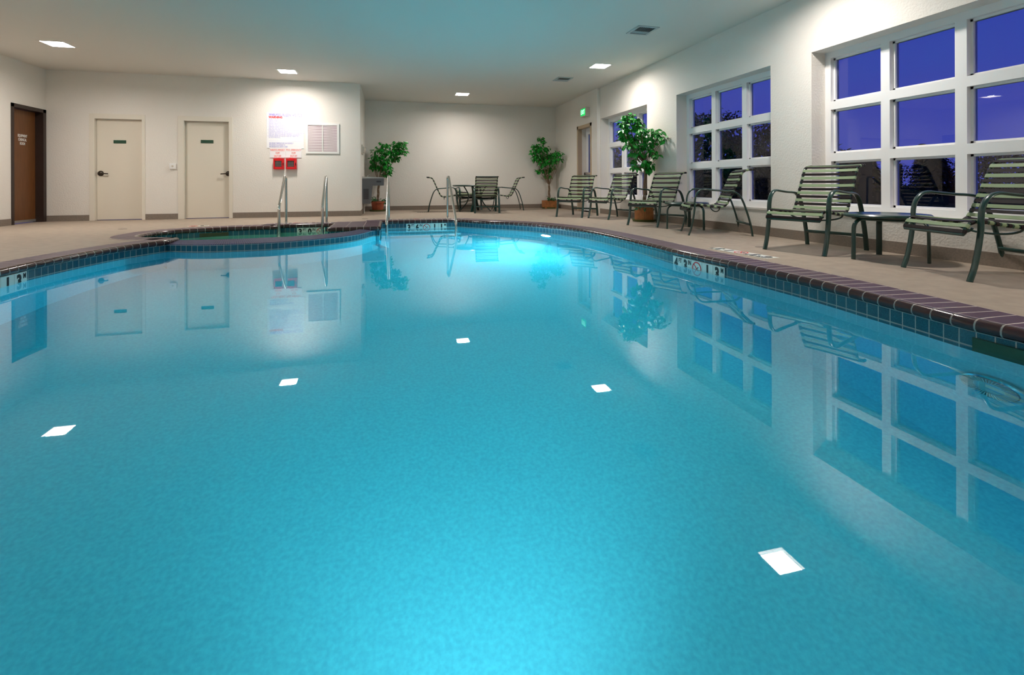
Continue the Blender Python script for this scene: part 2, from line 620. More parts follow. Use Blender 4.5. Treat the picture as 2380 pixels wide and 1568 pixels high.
def offset(P, d):
    """outward (right of travel for counter-clockwise loops)"""
    n = len(P); out = []
    for i in range(n):
        a = (P[i] - P[i - 1]).normalized(); b = (P[(i + 1) % n] - P[i]).normalized()
        n1 = Vector((a.y, -a.x)); n2 = Vector((b.y, -b.x))
        k = max(0.35, 1 + n1.dot(n2))
        out.append(P[i] + (n1 + n2) / k * d)
    return out


def arclen(P, closed=True):
    s = [0.0]
    for i in range(1, len(P) + (1 if closed else 0)):
        s.append(s[-1] + (P[i % len(P)] - P[i - 1]).length)
    return s


def sweep_loop(P, prof, name, mats, mi_of=lambda j: 0, parent=None, closed=True, smooth=True, rng=None, voff=None):
    """prof = [(outward offset, z)]; UV = arc length, length along the profile"""
    rings = [[(q.x, q.y, z) for q in offset(P, o)] for o, z in prof]
    s = arclen(P, closed)
    vl = [0.0]
    for j in range(1, len(prof)):
        vl.append(vl[-1] + math.hypot(prof[j][0] - prof[j - 1][0], prof[j][1] - prof[j - 1][1]))
    if voff is not None:
        vl = [voff(j) for j in range(len(prof))]
    mb = MB(); n = len(P)
    for r in rings: mb.v += r
    idx = range(n if closed else n - 1)
    if rng: idx = rng
    for j in range(len(prof) - 1):
        for i in idx:
            k = (i + 1) % n
            mb.face([j * n + i, j * n + k, (j + 1) * n + k, (j + 1) * n + i], mi_of(j),
                    [(s[i], vl[j]), (s[i + 1], vl[j]), (s[i + 1], vl[j + 1]), (s[i], vl[j + 1])])
    return mb.build(name, mats, parent, smooth=smooth)


def fill(outer, holes, z, name, m, parent=None):
    loops = [[Vector((p.x, p.y, 0)) for p in outer]] + [[Vector((p.x, p.y, 0)) for p in h] for h in holes]
    tris = tessellate_polygon(loops)
    mb = MB()
    flat = [p for l in loops for p in l]
    mb.v = [(p.x, p.y, z) for p in flat]
    for t in tris:
        a, b, c = (flat[i] for i in t)
        mb.face(t if (b - a).cross(c - a).z > 0 else t[::-1])
    return mb.build(name, m, parent)


def prism(P, z0, z1, name, m, parent):
    loops = [[Vector((p.x, p.y, 0)) for p in P]]
    tris = tessellate_polygon(loops)
    mb = MB(); n = len(P)
    mb.v = [(p.x, p.y, z1) for p in P] + [(p.x, p.y, z0) for p in P]
    for t in tris:
        a, b, c = (loops[0][i] for i in t)
        t = t if (b - a).cross(c - a).z > 0 else t[::-1]
        mb.face(t); mb.face([n + i for i in t][::-1])
    for i in range(n):
        k = (i + 1) % n
        mb.face([i, n + i, n + k, k])
    return mb.build(name, m, parent)


# deck
out_rect = [Vector(p) for p in ((XL - 0.2, YN - 0.1), (XR + 0.2, YN - 0.1), (XR + 0.2, YB + 0.1), (XL - 0.2, YB + 0.1))]
struct(fill(out_rect, [offset(C_out, 0.10)], 0.0, 'floor', 'deck'))

pool = empty('swimming_pool', (0, 0, 0), 0, 'large freeform swimming pool of bright turquoise water filling the foreground', 'swimming pool')
spa = empty('whirlpool_tub', (0, 0, 0), 0, 'small raised whirlpool of green water with blue tiled curb beside the doors wall', 'whirlpool')
# coping all round: flat dark tiles then a rounded nose tile
NOSE = [(0.275, -0.002), (0.275, NZ), (0.012, NZ), (0.012, NZ), (-0.006, NZ - 0.003), (-0.019, NZ - 0.013), (-0.026, -0.016), (-0.026, -0.034), (-0.018, -0.047), (-0.004, -0.054), (0.02, -0.055)]
sweep_loop(C_out, NOSE, 'coping', ['coping_tile', 'nose_tile'], lambda j: 0 if j < 3 else 1, pool,
           voff=lambda j: [0.0, 0.001, 0.2599, 0.001][j] if j < 4 else 0.02 * j)
FLOOR_Z = -1.35
TB = -0.21
sweep_loop(POOL, [(0.0, -0.05), (0.0, TB)], 'waterline_tiles', 'blue_tile', parent=pool, voff=lambda j: (-0.05, TB)[j])
sweep_loop(POOL, [(0.004, TB), (0.004, FLOOR_Z + 0.25), (-0.03, FLOOR_Z + 0.1), (-0.15, FLOOR_Z)], 'basin', 'pool_plaster', parent=pool)
fill(offset(POOL, -0.15), [], FLOOR_Z, 'basin_floor', 'pool_plaster', pool)
prism(offset(POOL, 0.012), FLOOR_Z - 0.05, WZ, 'water', 'pool_water', pool)
mb = MB()
for i, (y, z) in enumerate(((YS - 0.30, -0.42), (YS - 0.60, -0.70), (YS - 0.90, -0.98))):
    mb.box(XK + 0.01, right_side[-1][0] - 0.03, y, y + 0.31 + (0 if i else -0.02), FLOOR_Z, z)
mb.build('steps', 'pool_plaster', pool)
# whirlpool
SZ = -0.125
sweep_loop(SPA, [(0.0, -0.03), (0.0, TB)], 'waterline_tiles', 'blue_tile', parent=spa, voff=lambda j: (-0.04, TB)[j])
sweep_loop(SPA, [(0.003, TB), (0.003, -0.95)], 'basin', 'spa_plaster', parent=spa)
fill(SPA, [], -0.95, 'basin_floor', 'spa_plaster', spa)
prism(offset(SPA, 0.010), -0.97, SZ, 'water', 'spa_water', spa)
# dividing curb, mosaic on top
A_ = cat(div_out, 0.05); B_ = cat(div_in, 0.05)


def resamp(P, n):
    s = arclen(P, False); out = []
    j = 0
    for i in range(n):
        d = s[-1] * i / (n - 1)
        while j < len(P) - 2 and s[j + 1] < d: j += 1
        out.append(P[j].lerp(P[j + 1], min(1, (d - s[j]) / max(1e-6, s[j + 1] - s[j]))))
    return out


ND = 64
A_ = resamp(A_, ND); B_ = resamp(B_, ND)
sa = arclen(A_, False)
mb = MB()
prof = [(0, -0.060), (0.025, -0.046), (0.5, -0.033), (0.975, -0.022), (1.0, -0.05)]
NP = len(prof)
for i in range(ND):
    for t, z in prof:
        p = A_[i].lerp(B_[i], t); mb.v.append((p.x, p.y, z))
for i in range(ND - 1):
    for j in range(NP - 1):
        w0 = (A_[i] - B_[i]).length
        mb.face([i * NP + j, i * NP + j + 1, (i + 1) * NP + j + 1, (i + 1) * NP + j], 0,
                [(sa[i], prof[j][0] * 0.34), (sa[i], prof[j + 1][0] * 0.34), (sa[i + 1], prof[j + 1][0] * 0.34), (sa[i + 1], prof[j][0] * 0.34)])
mb.build('mosaic_curb', 'mosaic', spa, smooth=True)
# big flat coping tiles on the block between the two step recesses
mb = MB()
bx0, bx1, by0, by1 = S1[0] + 0.02, XK - 0.02, K[1] + 0.02, S2[1] + 0.30
mb.v = [(bx0, by0, NZ + 0.0015), (bx1, by0, NZ + 0.0015), (bx1, by1, NZ + 0.0015), (bx0, by1, NZ + 0.0015)]
mb.face((0, 1, 2, 3), 0, [(0.02, 0.01), (0.02 + bx1 - bx0, 0.01), (0.02 + bx1 - bx0, by1 - by0), (0.02, by1 - by0)])
mb.build('coping_block', 'block_tile', pool)
# drain slot / jet fitting seen under the whirlpool's far coping
x0, y0 = W(458, 541, -0.09)
mb = MB()
sp = min(SPA, key=lambda p: (p - Vector((WY(1, 0, 0)[0] * 0 + W(485, 533, -0.05)[0], W(485, 533, -0.05)[1]))).length)
si = SPA.index(sp)
dr = (SPA[si - 2] - SPA[si + 2]).normalized(); nn = Vector((dr.y, -dr.x))
if nn.y > 0: nn = -nn
Md = Matrix(((dr.x, nn.x, 0, sp.x), (dr.y, nn.y, 0, sp.y), (0, 0, 1, 0), (0, 0, 0, 1)))
mb.box(-0.20, 0.20, 0.002, 0.02, -0.16, -0.07, 0, Md)
mb.box(-0.08, 0.10, 0.02, 0.035, -0.14, -0.085, 0, Md)
mat('brass_dark', (0.05, 0.055, 0.02), 0.5)
mb.build('skimmer_weir', 'brass_dark', spa)


# depth markers -------------------------------------------------------------
def nosmoke(parent, M, size, name='no_diving_symbol'):
    """red ring with a bar and a small black swimmer mark, drawn in the local XY plane"""
    mb = MB()
    r = size * 0.40
    mb.tube([(r * math.cos(a), r * math.sin(a), 0.0012) for a in [2 * PI * k / 28 for k in range(28)]], 0.0012, size * 0.042, 6, side=(0, 0, 1), closed=True)
    mb.box(-r, r, -size * 0.028, size * 0.028, 0.0008, 0.0022, 0, Matrix.Rotation(-PI / 4, 4, 'Z'))
    mb.box(-size * 0.2, size * 0.2, -size * 0.022, size * 0.022, 0.0006, 0.0018, 1, Matrix.Rotation(PI / 5, 4, 'Z'))
    mb.box(-size * 0.17, size * 0.2, -size * 0.20, -size * 0.16, 0.0006, 0.0018, 1)
    o = mb.build(name, ['ink_red', 'ink_black'], parent)
    o.matrix_local = M
    return o


def marker(chars, M, parent, name='depth_marker', ts=0.155, th=0.006):
    """row of square white tiles; chars = list of (big, small) or '@'; local x along the row, y up, z out"""
    n = len(chars)
    mb = MB()
    for i in range(n):
        mb.box(i * ts + 0.002, (i + 1) * ts - 0.002, 0.002, ts - 0.002, 0, th)
    o = mb.build(name, 'marker_white', parent)
    o.matrix_local = M
    for i, c in enumerate(chars):
        cx = (i + 0.5) * ts
        if c == '@':
            nosmoke(o, Matrix.Translation((cx, ts / 2, th)), ts)
        else:
            if c[0]:
                text(c[0], ts * 0.95, (cx - (0.14 * ts if c[1] else 0), ts * 0.5, th + 0.001), (0, 0, 0), 'ink_black', o, bold=0.0075, width=None, sx=0.80)
            if c[1]:
                text(c[1], ts * 0.40, (cx + 0.29 * ts, ts * 0.76, th + 0.001), (0, 0, 0), 'ink_black', o, bold=0.0018, sx=0.75)
    return o


def wall_frame(p0, p1, ztop, ts=0.155):
    """matrix for a marker on a vertical wall running from p0 (reader's left) to p1"""
    d = (Vector(p1) - Vector(p0)).normalized()
    nrm = Vector((d.y, -d.x))      # towards the reader
    return Matrix(((d.x, 0, nrm.x, p0[0]), (d.y, 0, nrm.y, p0[1]), (0, 1, 0, ztop - ts), (0, 0, 0, 1)))


M36 = [('3', 'FT'), ('6', 'IN'), '@', ('1', ''), ('1', 'M')]
marker(M36, wall_frame((W(944, 520, -0.055)[0], YS - 0.001), (2, YS - 0.001), -0.056), pool)


def near_idx(P, q):
    return min(range(len(P)), key=lambda i: (P[i] - Vector(q)).length)


# right-hand wall marker (reader in the water faces +X: their left is +Y)
ya = W(1566, 611, WZ)[1]
ia = near_idx(POOL, (2.93, ya)); ib = near_idx(POOL, (2.93, ya - 0.775))
pa = POOL[ia]; pb = POOL[ib]
marker([('4', 'FT'), ('3', 'IN'), '@', ('1', ''), ('3', 'M')], wall_frame(pa + (pa - pb).normalized() * 0 + Vector((-0.004, 0)), pb + Vector((-0.004, 0)), -0.056), pool)
# left-hand wall marker (reader faces -X: their left is the near side)
qa = W(66, 648.5, WZ)
i1 = near_idx(POOL, qa); p1 = POOL[i1]
i0 = near_idx(POOL, (p1.x + 0.02, p1.y - 0.775)); p0 = POOL[i0]
p0 = p1 - (p1 - p0).normalized() * 0.775
marker([('4', 'FT'), ('3', 'IN'), '@', ('1', ''), ('3', 'M')], wall_frame(p0 + Vector((0.012, 0)), p1 + Vector((0.004, 0)), -0.056), pool)
marker([('3', 'FT'), ('0', 'IN'), '@'], wall_frame((W(681, 530, -0.03)[0], S2[1] - 0.001), (2, S2[1] - 0.001), -0.056), spa)


def deck_marker(p, ang, chars, label, th=0.004):
    o = marker(chars, Matrix.Identity(4), None, 'deck_depth_marker', 0.155, th)
    o.matrix_world = Matrix.Translation((p[0], p[1], 0.0)) @ Matrix.Rotation(ang, 4, 'Z')
    return tag(o, label, 'depth marker')


M43 = [('4', 'FT'), ('3', 'IN'), '@', ('1', ''), ('3', 'M')]
dm = W(1812, 601.5)
i_ = near_idx(C_out, (2.95, 4.3))
dt = (C_out[i_ + 4] - C_out[i_ - 4]).normalized()
dn, df = Vector(W(1792, 599.5)), Vector(W(1662, 577.0))
du = (df - dn).normalized(); dn = (dn + df) / 2 - du * 0.3875 + Vector((du.y, -du.x)) * 0.078
dn.x = max(dn.x, max(p.x for p in offset(C_out, 0.275) if 3.6 < p.y < 5.0) + 0.165)
deck_marker((dn.x, dn.y), math.atan2(du.y, du.x), M43, 'white depth marker tiles set in the deck by the right pool edge')
deck_marker((W(921, 509)[0], YS + 0.28), 0, M36, 'white depth marker tiles in the deck between the two pool handrails')
deck_marker((W(664, 510)[0], S2[1] + 0.28), 0, [('3', 'FT'), ('0', 'IN'), '@', ('0', ''), ('9', 'M')], 'white depth marker tiles in the deck between the two whirlpool handrails')
deck_marker((W(446, 527)[0] - 0.05, W(446, 527)[1] - 0.02), 0.42, ['@', ('3', 'FT')], 'short pair of white tiles in the deck left of the whirlpool handrails')


# underwater lights ----------------------------------------------------------
def pool_light(c, nrm, r, name, face, owner=None):
    nrm = Vector((*nrm, 0)).normalized()
    q = Vector((0, 0, 1)).rotation_difference(nrm).to_matrix().to_4x4()
    o = empty(name, (0, 0, 0)); o.parent = owner or pool
    o.matrix_local = Matrix.Translation(c) @ q
    MB().lathe([(r * 1.02, -0.03), (r * 1.25, -0.01), (r * 1.25, 0.012), (r * 1.12, 0.022), (r * 1.0, 0.015)], 36).build('bezel', 'steel', o, smooth=True)
    MB().lathe([(0.0001, 0.03), (r * 0.5, 0.027), (r * 0.85, 0.016), (r, 0.0)], 36).build('lens', face, o, smooth=True)
    mb = MB()
    if face == 'lamp_off':
        for k in range(48):
            a = 2 * PI * k / 48
            mb.box(r * 0.62, r * 1.08, -0.0022, 0.0022, 0.024, 0.034, 0, Matrix.Rotation(a, 4, 'Z'))
        mb.build('grille', 'white_plastic', o)
    return o


i = near_idx(POOL, W(1270, 541.5, WZ)); tn = (POOL[i + 1] - POOL[i - 1]).normalized()
nin = Vector((-tn.y, tn.x))
pool_light((POOL[i].x + nin.x * 0.01, POOL[i].y + nin.y * 0.01, -0.50), nin, 0.12, 'underwater_light', 'pool_lamp')
i = near_idx(POOL, (0.25, 0.3)); tn = (POOL[i + 1] - POOL[i - 1]).normalized(); nin = Vector((-tn.y, tn.x))
pool_light((POOL[i].x, POOL[i].y + 0.01, -0.60), nin, 0.12, 'underwater_light', 'pool_lamp_near')
i = near_idx(POOL, (2.86, 1.75)); tn = (POOL[i + 1] - POOL[i - 1]).normalized(); nin = Vector((-tn.y, tn.x))
pool_light((POOL[i].x - 0.01, POOL[i].y, -0.67), nin, 0.105, 'underwater_light', 'lamp_off')

pool_light((-1.6, 7.32, -0.50), (0, 1), 0.09, 'underwater_light', 'spa_fill_lamp', spa)  # unseen light added to brighten the whirlpool water


def fill_spot(p, target, watt, ang):
    # spot added near an underwater light to brighten the middle of the pool
    l = bpy.data.lights.new('pool_fill_spot', 'SPOT')
    l.energy = watt; l.spot_size = math.radians(ang); l.spot_blend = 1.0; l.shadow_soft_size = 0.10
    l.color = (0.90, 0.93, 1.0)
    o = bpy.data.objects.new('pool_fill_spot', l); COL.objects.link(o); o.parent = pool
    d = Vector(target) - Vector(p)
    o.matrix_local = Matrix.Translation(p) @ d.to_track_quat('-Z', 'Y').to_matrix().to_4x4()


fill_spot((0.25, 0.45, -0.58), (0.35, 5.2, -1.25), 122, 90)
fill_spot((2.55, 7.45, -0.50), (0.2, 4.2, -1.2), 310, 100)
# skimmer mouth in the right wall
MB().box(-0.012, 0.003, -0.17, 0.17, -0.20, -0.085).build('skimmer_mouth', 'plate_green', pool, loc=(POOL[near_idx(POOL, (2.86, 1.72))].x, 1.62, 0))


# ------------------------------------------------------------------ handrails
def smooth_path(pts, step=0.04):
    P = [Vector(p) for p in pts]
    Q = [P[0] * 2 - P[1]] + P + [P[-1] * 2 - P[-2]]
    out = [P[0]]
    for i in range(1, len(Q) - 2):
        p0, p1, p2, p3 = Q[i - 1:i + 3]
        n = max(2, int((p2 - p1).length / step))
        for k in range(1, n + 1):
            t = k / n
            out.append(0.5 * ((2 * p1) + (p2 - p0) * t + (2 * p0 - 5 * p1 + 4 * p2 - p3) * t * t + (3 * p1 - p0 - 3 * p2 + p3) * t ** 3))
    return out


def fillet(pts, r, n=8):
    P = [Vector(p) for p in pts]; out = [P[0]]
    for i in range(1, len(P) - 1):
        rr = r[i - 1] if isinstance(r, (list, tuple)) else r
        a = (P[i - 1] - P[i]).normalized(); b = (P[i + 1] - P[i]).normalized()
        ang = a.angle(b); d = rr / math.tan(ang / 2)
        s = P[i] + a * d; e_ = P[i] + b * d
        for k in range(n + 1):
            t = k / n
            out.append(s * (1 - t) ** 2 + P[i] * 2 * t * (1 - t) + e_ * t * t)
    out.append(P[-1])
    return out


def handrail(base, knee, foot, ztop, label, group, zfoot):
    """base = deck plate (x,y); knee = (x,y,z) where the slope turns down; foot = below water"""
    o = empty('handrail', (base[0], base[1], 0), 0, label, 'handrail', group)
    L = lambda x, y, z: (x - base[0], y - base[1], z)
    top = L(base[0], base[1] - 0.02, ztop)
    top2 = L(base[0] + (knee[0] - base[0]) * 0.18, base[1] + (knee[1] - base[1]) * 0.18, ztop + 0.0)
    path = fillet([L(*base, 0), top, top2, L(*knee), L(foot[0], foot[1], zfoot)], [0.06, 0.06, 0.10])
    MB().tube(path, 0.0235, seg=16).build('rail', 'steel', o, smooth=True)
    MB().lathe([(0.0, 0.022), (0.03, 0.022), (0.052, 0.012), (0.055, 0.0)], 24).build('base_plate', 'steel', o, smooth=True)
    return o


b1 = W(904, 509); f1 = W(899, 541, WZ)
b1 = (b1[0], YS + 0.36)
handrail(b1, (f1[0], f1[1] + 0.0, 0.05), f1, 0.845, 'polished steel pool handrail, the left of the pair at the pool steps', 'pool handrails', -0.6)
b2 = W(1041, 508.5); f2 = W(1060, 541, WZ)
b2 = (b2[0], YS + 0.36)
handrail(b2, (f2[0], f2[1] + 0.0, 0.05), f2, 0.845, 'polished steel pool handrail, the right of the pair in front of the dining set', 'pool handrails', -0.6)
b3 = (W(684, 513)[0], S2[1] + 0.26); f3 = W(648.6, 547, SZ)
handrail(b3, (f3[0], f3[1], 0.33), f3, 0.845, 'polished steel whirlpool handrail in front of the red boxes', 'whirlpool handrails', -0.5)
b4 = (W(769, 512)[0], S2[1] + 0.26); f4 = W(749.5, 543, SZ)
handrail(b4, (f4[0], f4[1], 0.33), f4, 0.845, 'polished steel whirlpool handrail in front of the wall grille', 'whirlpool handrails', -0.5)

# ------------------------------------------------------------------ windows
for wi, (y0, y1) in enumerate(WINS):
    o = empty('window_%d' % (wi + 1), (XR + 0.2, (y0 + y1) / 2, WZ0)); struct(o)
    hy = (y1 - y0) / 2; hz = WZ1 - WZ0
    bw, mw = 0.075, 0.095
    pw = (2 * hy - 2 * bw - 2 * mw) / 3; ph = (hz - 2 * bw - 2 * mw) / 3
    holes = []
    for a in range(3):
        for c in range(3):
            ya_ = -hy + bw + a * (pw + mw); za_ = bw + c * (ph + mw)
            holes.append((ya_, ya_ + pw, za_, za_ + ph))
    mb = MB()
    for a0, a1, c0, c1 in cells((-hy, hy, 0, hz), holes):
        mb.box(0.0, 0.10, a0, a1, c0, c1)
    for h in holes:      # stops round each pane, set back
        s = 0.022
        mb.box(0.045, 0.095, h[0] - 0.001, h[0] + s, h[2], h[3]); mb.box(0.045, 0.095, h[1] - s, h[1] + 0.001, h[2], h[3])
        mb.box(0.045, 0.095, h[0], h[1], h[2] - 0.001, h[2] + s); mb.box(0.045, 0.095, h[0], h[1], h[3] - s, h[3] + 0.001)
    mb.build('window_frame', 'window_white', o)
    for h in holes:
        mb = MB()
        mb.v = [(0.07, h[0], h[2]), (0.07, h[1], h[2]), (0.07, h[1], h[3]), (0.07, h[0], h[3])]
        mb.face((0, 3, 2, 1))
        mb.build('pane', 'window_glass', o)
    MB().box(-0.215, 0.0, -hy - 0.0, hy + 0.0, -0.02, 0.002).build('window_sill', 'stucco', o)


# ------------------------------------------------------------------ doors
def plain_door(n, D, g, hinge_left, hx, plate_px):
    o = struct(empty('door_%d' % n, ((D[0] + D[1]) / 2, YD, 0)))
    cx = (D[0] + D[1]) / 2
    x0, x1 = D[0] - cx, D[1] - cx
    mb = MB()
    G0, G1 = g[0] - cx, g[1] - cx
    zt = 2.06
    # face trim then jamb returning into the wall
    mb.box(G0, x0 + 0.03, -0.012, 0.0, 0, zt + 0.07)
    mb.box(x1 - 0.03, G1, -0.012, 0.0, 0, zt + 0.07)
    mb.box(x0 + 0.03, x1 - 0.03, -0.012, 0.0, zt - 0.03, zt + 0.07)
    mb.box(x0, x0 + 0.03, 0, 0.16, 0, zt); mb.box(x1 - 0.03, x1, 0, 0.16, 0, zt)
    mb.box(x0 + 0.03, x1 - 0.03, 0, 0.16, zt - 0.03, zt)
    mb.build('door_frame', 'frame_paint', o, bevel=0.003)
    MB().box(x0 + 0.034, x1 - 0.034, 0.07, 0.115, 0.012, zt - 0.034).build('door_slab', 'door_paint', o)
    px_ = hx - cx
    d = 1 if hinge_left else -1
    hz = 0.94
    h = empty('door_handle', (px_, 0.07, hz)); h.parent = o
    m = MB()
    m.lathe([(0.0, 0.036), (0.024, 0.030), (0.050, 0.014), (0.055, 0.0)], 20)
    r = m.build('rosette', 'dark_metal', h, smooth=True); r.rotation_euler = (PI / 2, 0, 0)
    MB().tube(fillet([(0, 0, 0), (0, -0.055, 0), (d * 0.125, -0.055, -0.006), (d * 0.135, -0.035, -0.008)], [0.015, 0.01]), 0.0115, seg=10).build('lever', 'dark_metal', h, smooth=True)
    X0, X1, Z0, Z1 = plate_px
    pl = MB().box(X0 - cx, X1 - cx, 0.062, 0.07, Z0, Z1).build('name_plate', 'plate_green', o, bevel=0.003)
    return o


def plate(px0, px1, py0, py1, Y=YD + 0.07):
    a = WY(Y, px0, py1); b = WY(Y, px1, py0)
    return a[0], b[0], a[1], b[1]


plain_door(1, DA, gA, True, WY(YD, 229.5, 402)[0], plate(264, 293.5, 326, 333))
plain_door(2, DB, gB, False, WY(YD, 528.5, 400)[0], plate(467, 496, 325.5, 332.5))
# brown door in the left wall
o = struct(empty('door_3', (XL, (LD[0] + LD[1]) / 2, 0)))
hy = (LD[1] - LD[0]) / 2
mb = MB()
mb.box(-0.16, 0.012, -hy - 0.05, -hy + 0.012, 0, 2.17); mb.box(-0.16, 0.012, hy - 0.012, hy + 0.07, 0, 2.17)
mb.box(-0.16, 0.012, -hy - 0.05, hy + 0.07, 2.105, 2.17)
mb.build('door_frame', 'bronze_frame', o)
MB().box(-0.155, -0.12, -hy + 0.013, hy - 0.013, 0.012, 2.10).build('door_slab', 'door_wood', o)
MB().box(-0.12, -0.112, -hy + 0.013, hy - 0.013, 0.012, 0.06).build('kick_strip', 'aluminium', o)
ty, tz = WX(XL - 0.12, 52, 324)
for k, s in enumerate(('EQUIPMENT', 'CHEMICAL', 'ROOM')):
    text(s, 0.070, (-0.118, ty - (LD[0] + LD[1]) / 2, tz + 0.065 - 0.072 * k), (PI / 2, 0, PI / 2), 'white_plastic', o, bold=0.0015, sx=0.62)
# exit door in its recess
o = struct(empty('door_4', (XE, (ED[0] + ED[1]) / 2, 0)))
hy = (ED[1] - ED[0]) / 2
mb = MB()
mb.box(-0.012, 0.10, -hy - 0.05, -hy + 0.02, 0, 2.19); mb.box(-0.012, 0.10, hy - 0.02, hy + 0.05, 0, 2.19)
mb.box(-0.012, 0.10, -hy - 0.05, hy + 0.05, 2.11, 2.19)
mb.build('door_frame', 'tan_frame', o)
mb = MB()
for a0, a1, c0, c1 in cells((-hy, hy, 0.0, 2.13), [(-hy + 0.13, hy - 0.16, 0.25, 1.98)]):
    mb.box(0.22, 0.265, a0, a1, c0, c1)
mb.build('door_leaf', 'window_white', o)
mb = MB(); mb.v = [(0.24, -hy + 0.13, 0.25), (0.24, hy - 0.16, 0.25), (0.24, hy - 0.16, 1.98), (0.24, -hy + 0.13, 1.98)]; mb.face((0, 3, 2, 1))
mb.build('door_glass', 'window_glass', o)
mb = MB(); mb.box(0.15, 0.18, -hy + 0.05, hy - 0.05, 0.93, 0.99); mb.box(0.15, 0.22, -hy + 0.05, -hy + 0.11, 0.92, 1.0); mb.box(0.15, 0.22, hy - 0.12, hy - 0.05, 0.92, 1.0)
mb.build('push_bar', 'aluminium', o)

# exit sign
y0_, z0_ = WX(4.62, 1356.8, 268.5); y1_, z1_ = WX(4.62, 1347.6, 253)
s = empty('exit_sign', (XE, 11.2, 2.47), 0, 'green lit exit sign above the glass exit door', 'exit sign')
MB().box(-0.11, 0, -0.16, 0.16, -0.11, 0.11).build('housing', 'beige_box', s, bevel=0.006)
MB().box(-0.114, -0.109, -0.145, 0.145, -0.085, 0.09).build('sign_face', 'exit_glow', s)
text('EXIT', 0.15, (-0.116, 0, 0), (PI / 2, 0, -PI / 2), 'exit_letter', s, bold=0.003, width=0.24)

# ------------------------------------------------------------------ wall things


def wall_rect(px0, px1, py0, py1, Y=YD):
    a = WY(Y, px0, py1); b = WY(Y, px1, py0)
    return a[0], b[0], a[1], b[1]


X0, X1, Z0, Z1 = wall_rect(620, 706, 263.5, 344)
cx, cz = (X0 + X1) / 2, (Z0 + Z1) / 2
sg = empty('rules_sign', (cx, YD, cz), 0, 'large white whirlpool rules sign with blue heading and red WARNING', 'sign')
hw, hh = (X1 - X0) / 2, (Z1 - Z0) / 2
MB().box(-hw, hw, -0.008, 0, -hh, hh).build('sign_board', 'sign_white', sg)
text('WHIRLPOOL RULES', 0.085, (-hw * 0.36 + 0.005, -0.0095, hh * 0.86), RX, 'ink_blue', sg, bold=0.001, width=hw * 1.05)
text('WI. HFS 172(3)', 0.085, (hw * 0.55, -0.0095, hh * 0.86), RX, 'ink_blue', sg, bold=0.0005, width=hw * 0.75)
text('WARNING', 0.058, (-hw * 0.52, -0.0095, hh * 0.73), RX, 'ink_red', sg, bold=0.003, width=hw * 0.74)
lines = ['1. ELDERLY PERSONS AND PERSONS SUFFERING FROM HEART', '   DISEASE, DIABETES, OR HIGH OR LOW BLOOD PRESSURE', '   SHOULD NOT ENTER THE WHIRLPOOL.',
         '2. MINORS UNDER THE AGE OF 12 WHO ARE UNSUPERVISED', '   MAY NOT USE THE WHIRLPOOL.',
         '3. PERSONS UNDER THE INFLUENCE OF ALCOHOL OR DRUGS', '   MAY NOT USE THE WHIRLPOOL.',
         '4. PREGNANT WOMEN SHOULD CONSULT THEIR PHYSICIAN', '   REGARDING WHIRLPOOL USAGE.',
         '5. LENGTHY EXPOSURE MAY BE HAZARDOUS TO YOUR HEALTH', '   AND MAY RESULT IN NAUSEA, DIZZINESS, OR FAINTING.',
         '6. MINORS UNDER THE AGE OF 4 ARE NOT PERMITTED', '   IN THE WHIRLPOOL.']
for k, s_ in enumerate(lines):
    text(s_, 0.040, (-hw * 0.94, -0.0095, hh * (0.62 - 0.085 * k)), RX, 'ink_pale', sg, align='LEFT', sx=0.62)
for k, s_ in enumerate(['MAXIMUM TEMPERATURE 104 DEGREES F', 'MAXIMUM OCCUPANCY 8', 'MAXIMUM POOL DEPTH 3 FEET']):
    text(s_, 0.042, (-hw * 0.86, -0.0095, hh * (-0.72 - 0.10 * k)), RX, 'ink_pale', sg, align='LEFT', sx=0.62, bold=0.0006)
MB().box(-hw * 0.9, hw * 0.9, -0.0088, -0.008, -hh * 0.605, -hh * 0.60).build('rule_line', 'ink_pale', sg)
for px0, px1, l1, lb in ((627, 664, 'WHIRLPOOL EMERGENCY', 'small white WHIRLPOOL EMERGENCY PUMP SHUT OFF sign in red letters'), (664.3, 701, 'POOL EMERGENCY', 'small white POOL EMERGENCY PUMP SHUT OFF sign in red letters')):
    X0, X1, Z0, Z1 = wall_rect(px0, px1, 345, 366.5)
    cx, cz = (X0 + X1) / 2, (Z0 + Z1) / 2
    sg = empty('shutoff_sign', (cx, YD, cz), 0, lb, 'sign', 'pump shut off signs')
    hw, hh = (X1 - X0) / 2, (Z1 - Z0) / 2
    MB().box(-hw + 0.002, hw - 0.002, -0.010, 0, -hh, hh).build('sign_board', 'sign_white', sg, bevel=0.003)
    for k, s_ in enumerate((l1, 'PUMP', 'SHUT OFF')):
        text(s_, 0.066, (0, -0.0115, hh * (0.62 - 0.64 * k)), RX, 'ink_orange', sg, width=hw * (1.84, 0.5, 0.85)[k] * (1 if k else 1))
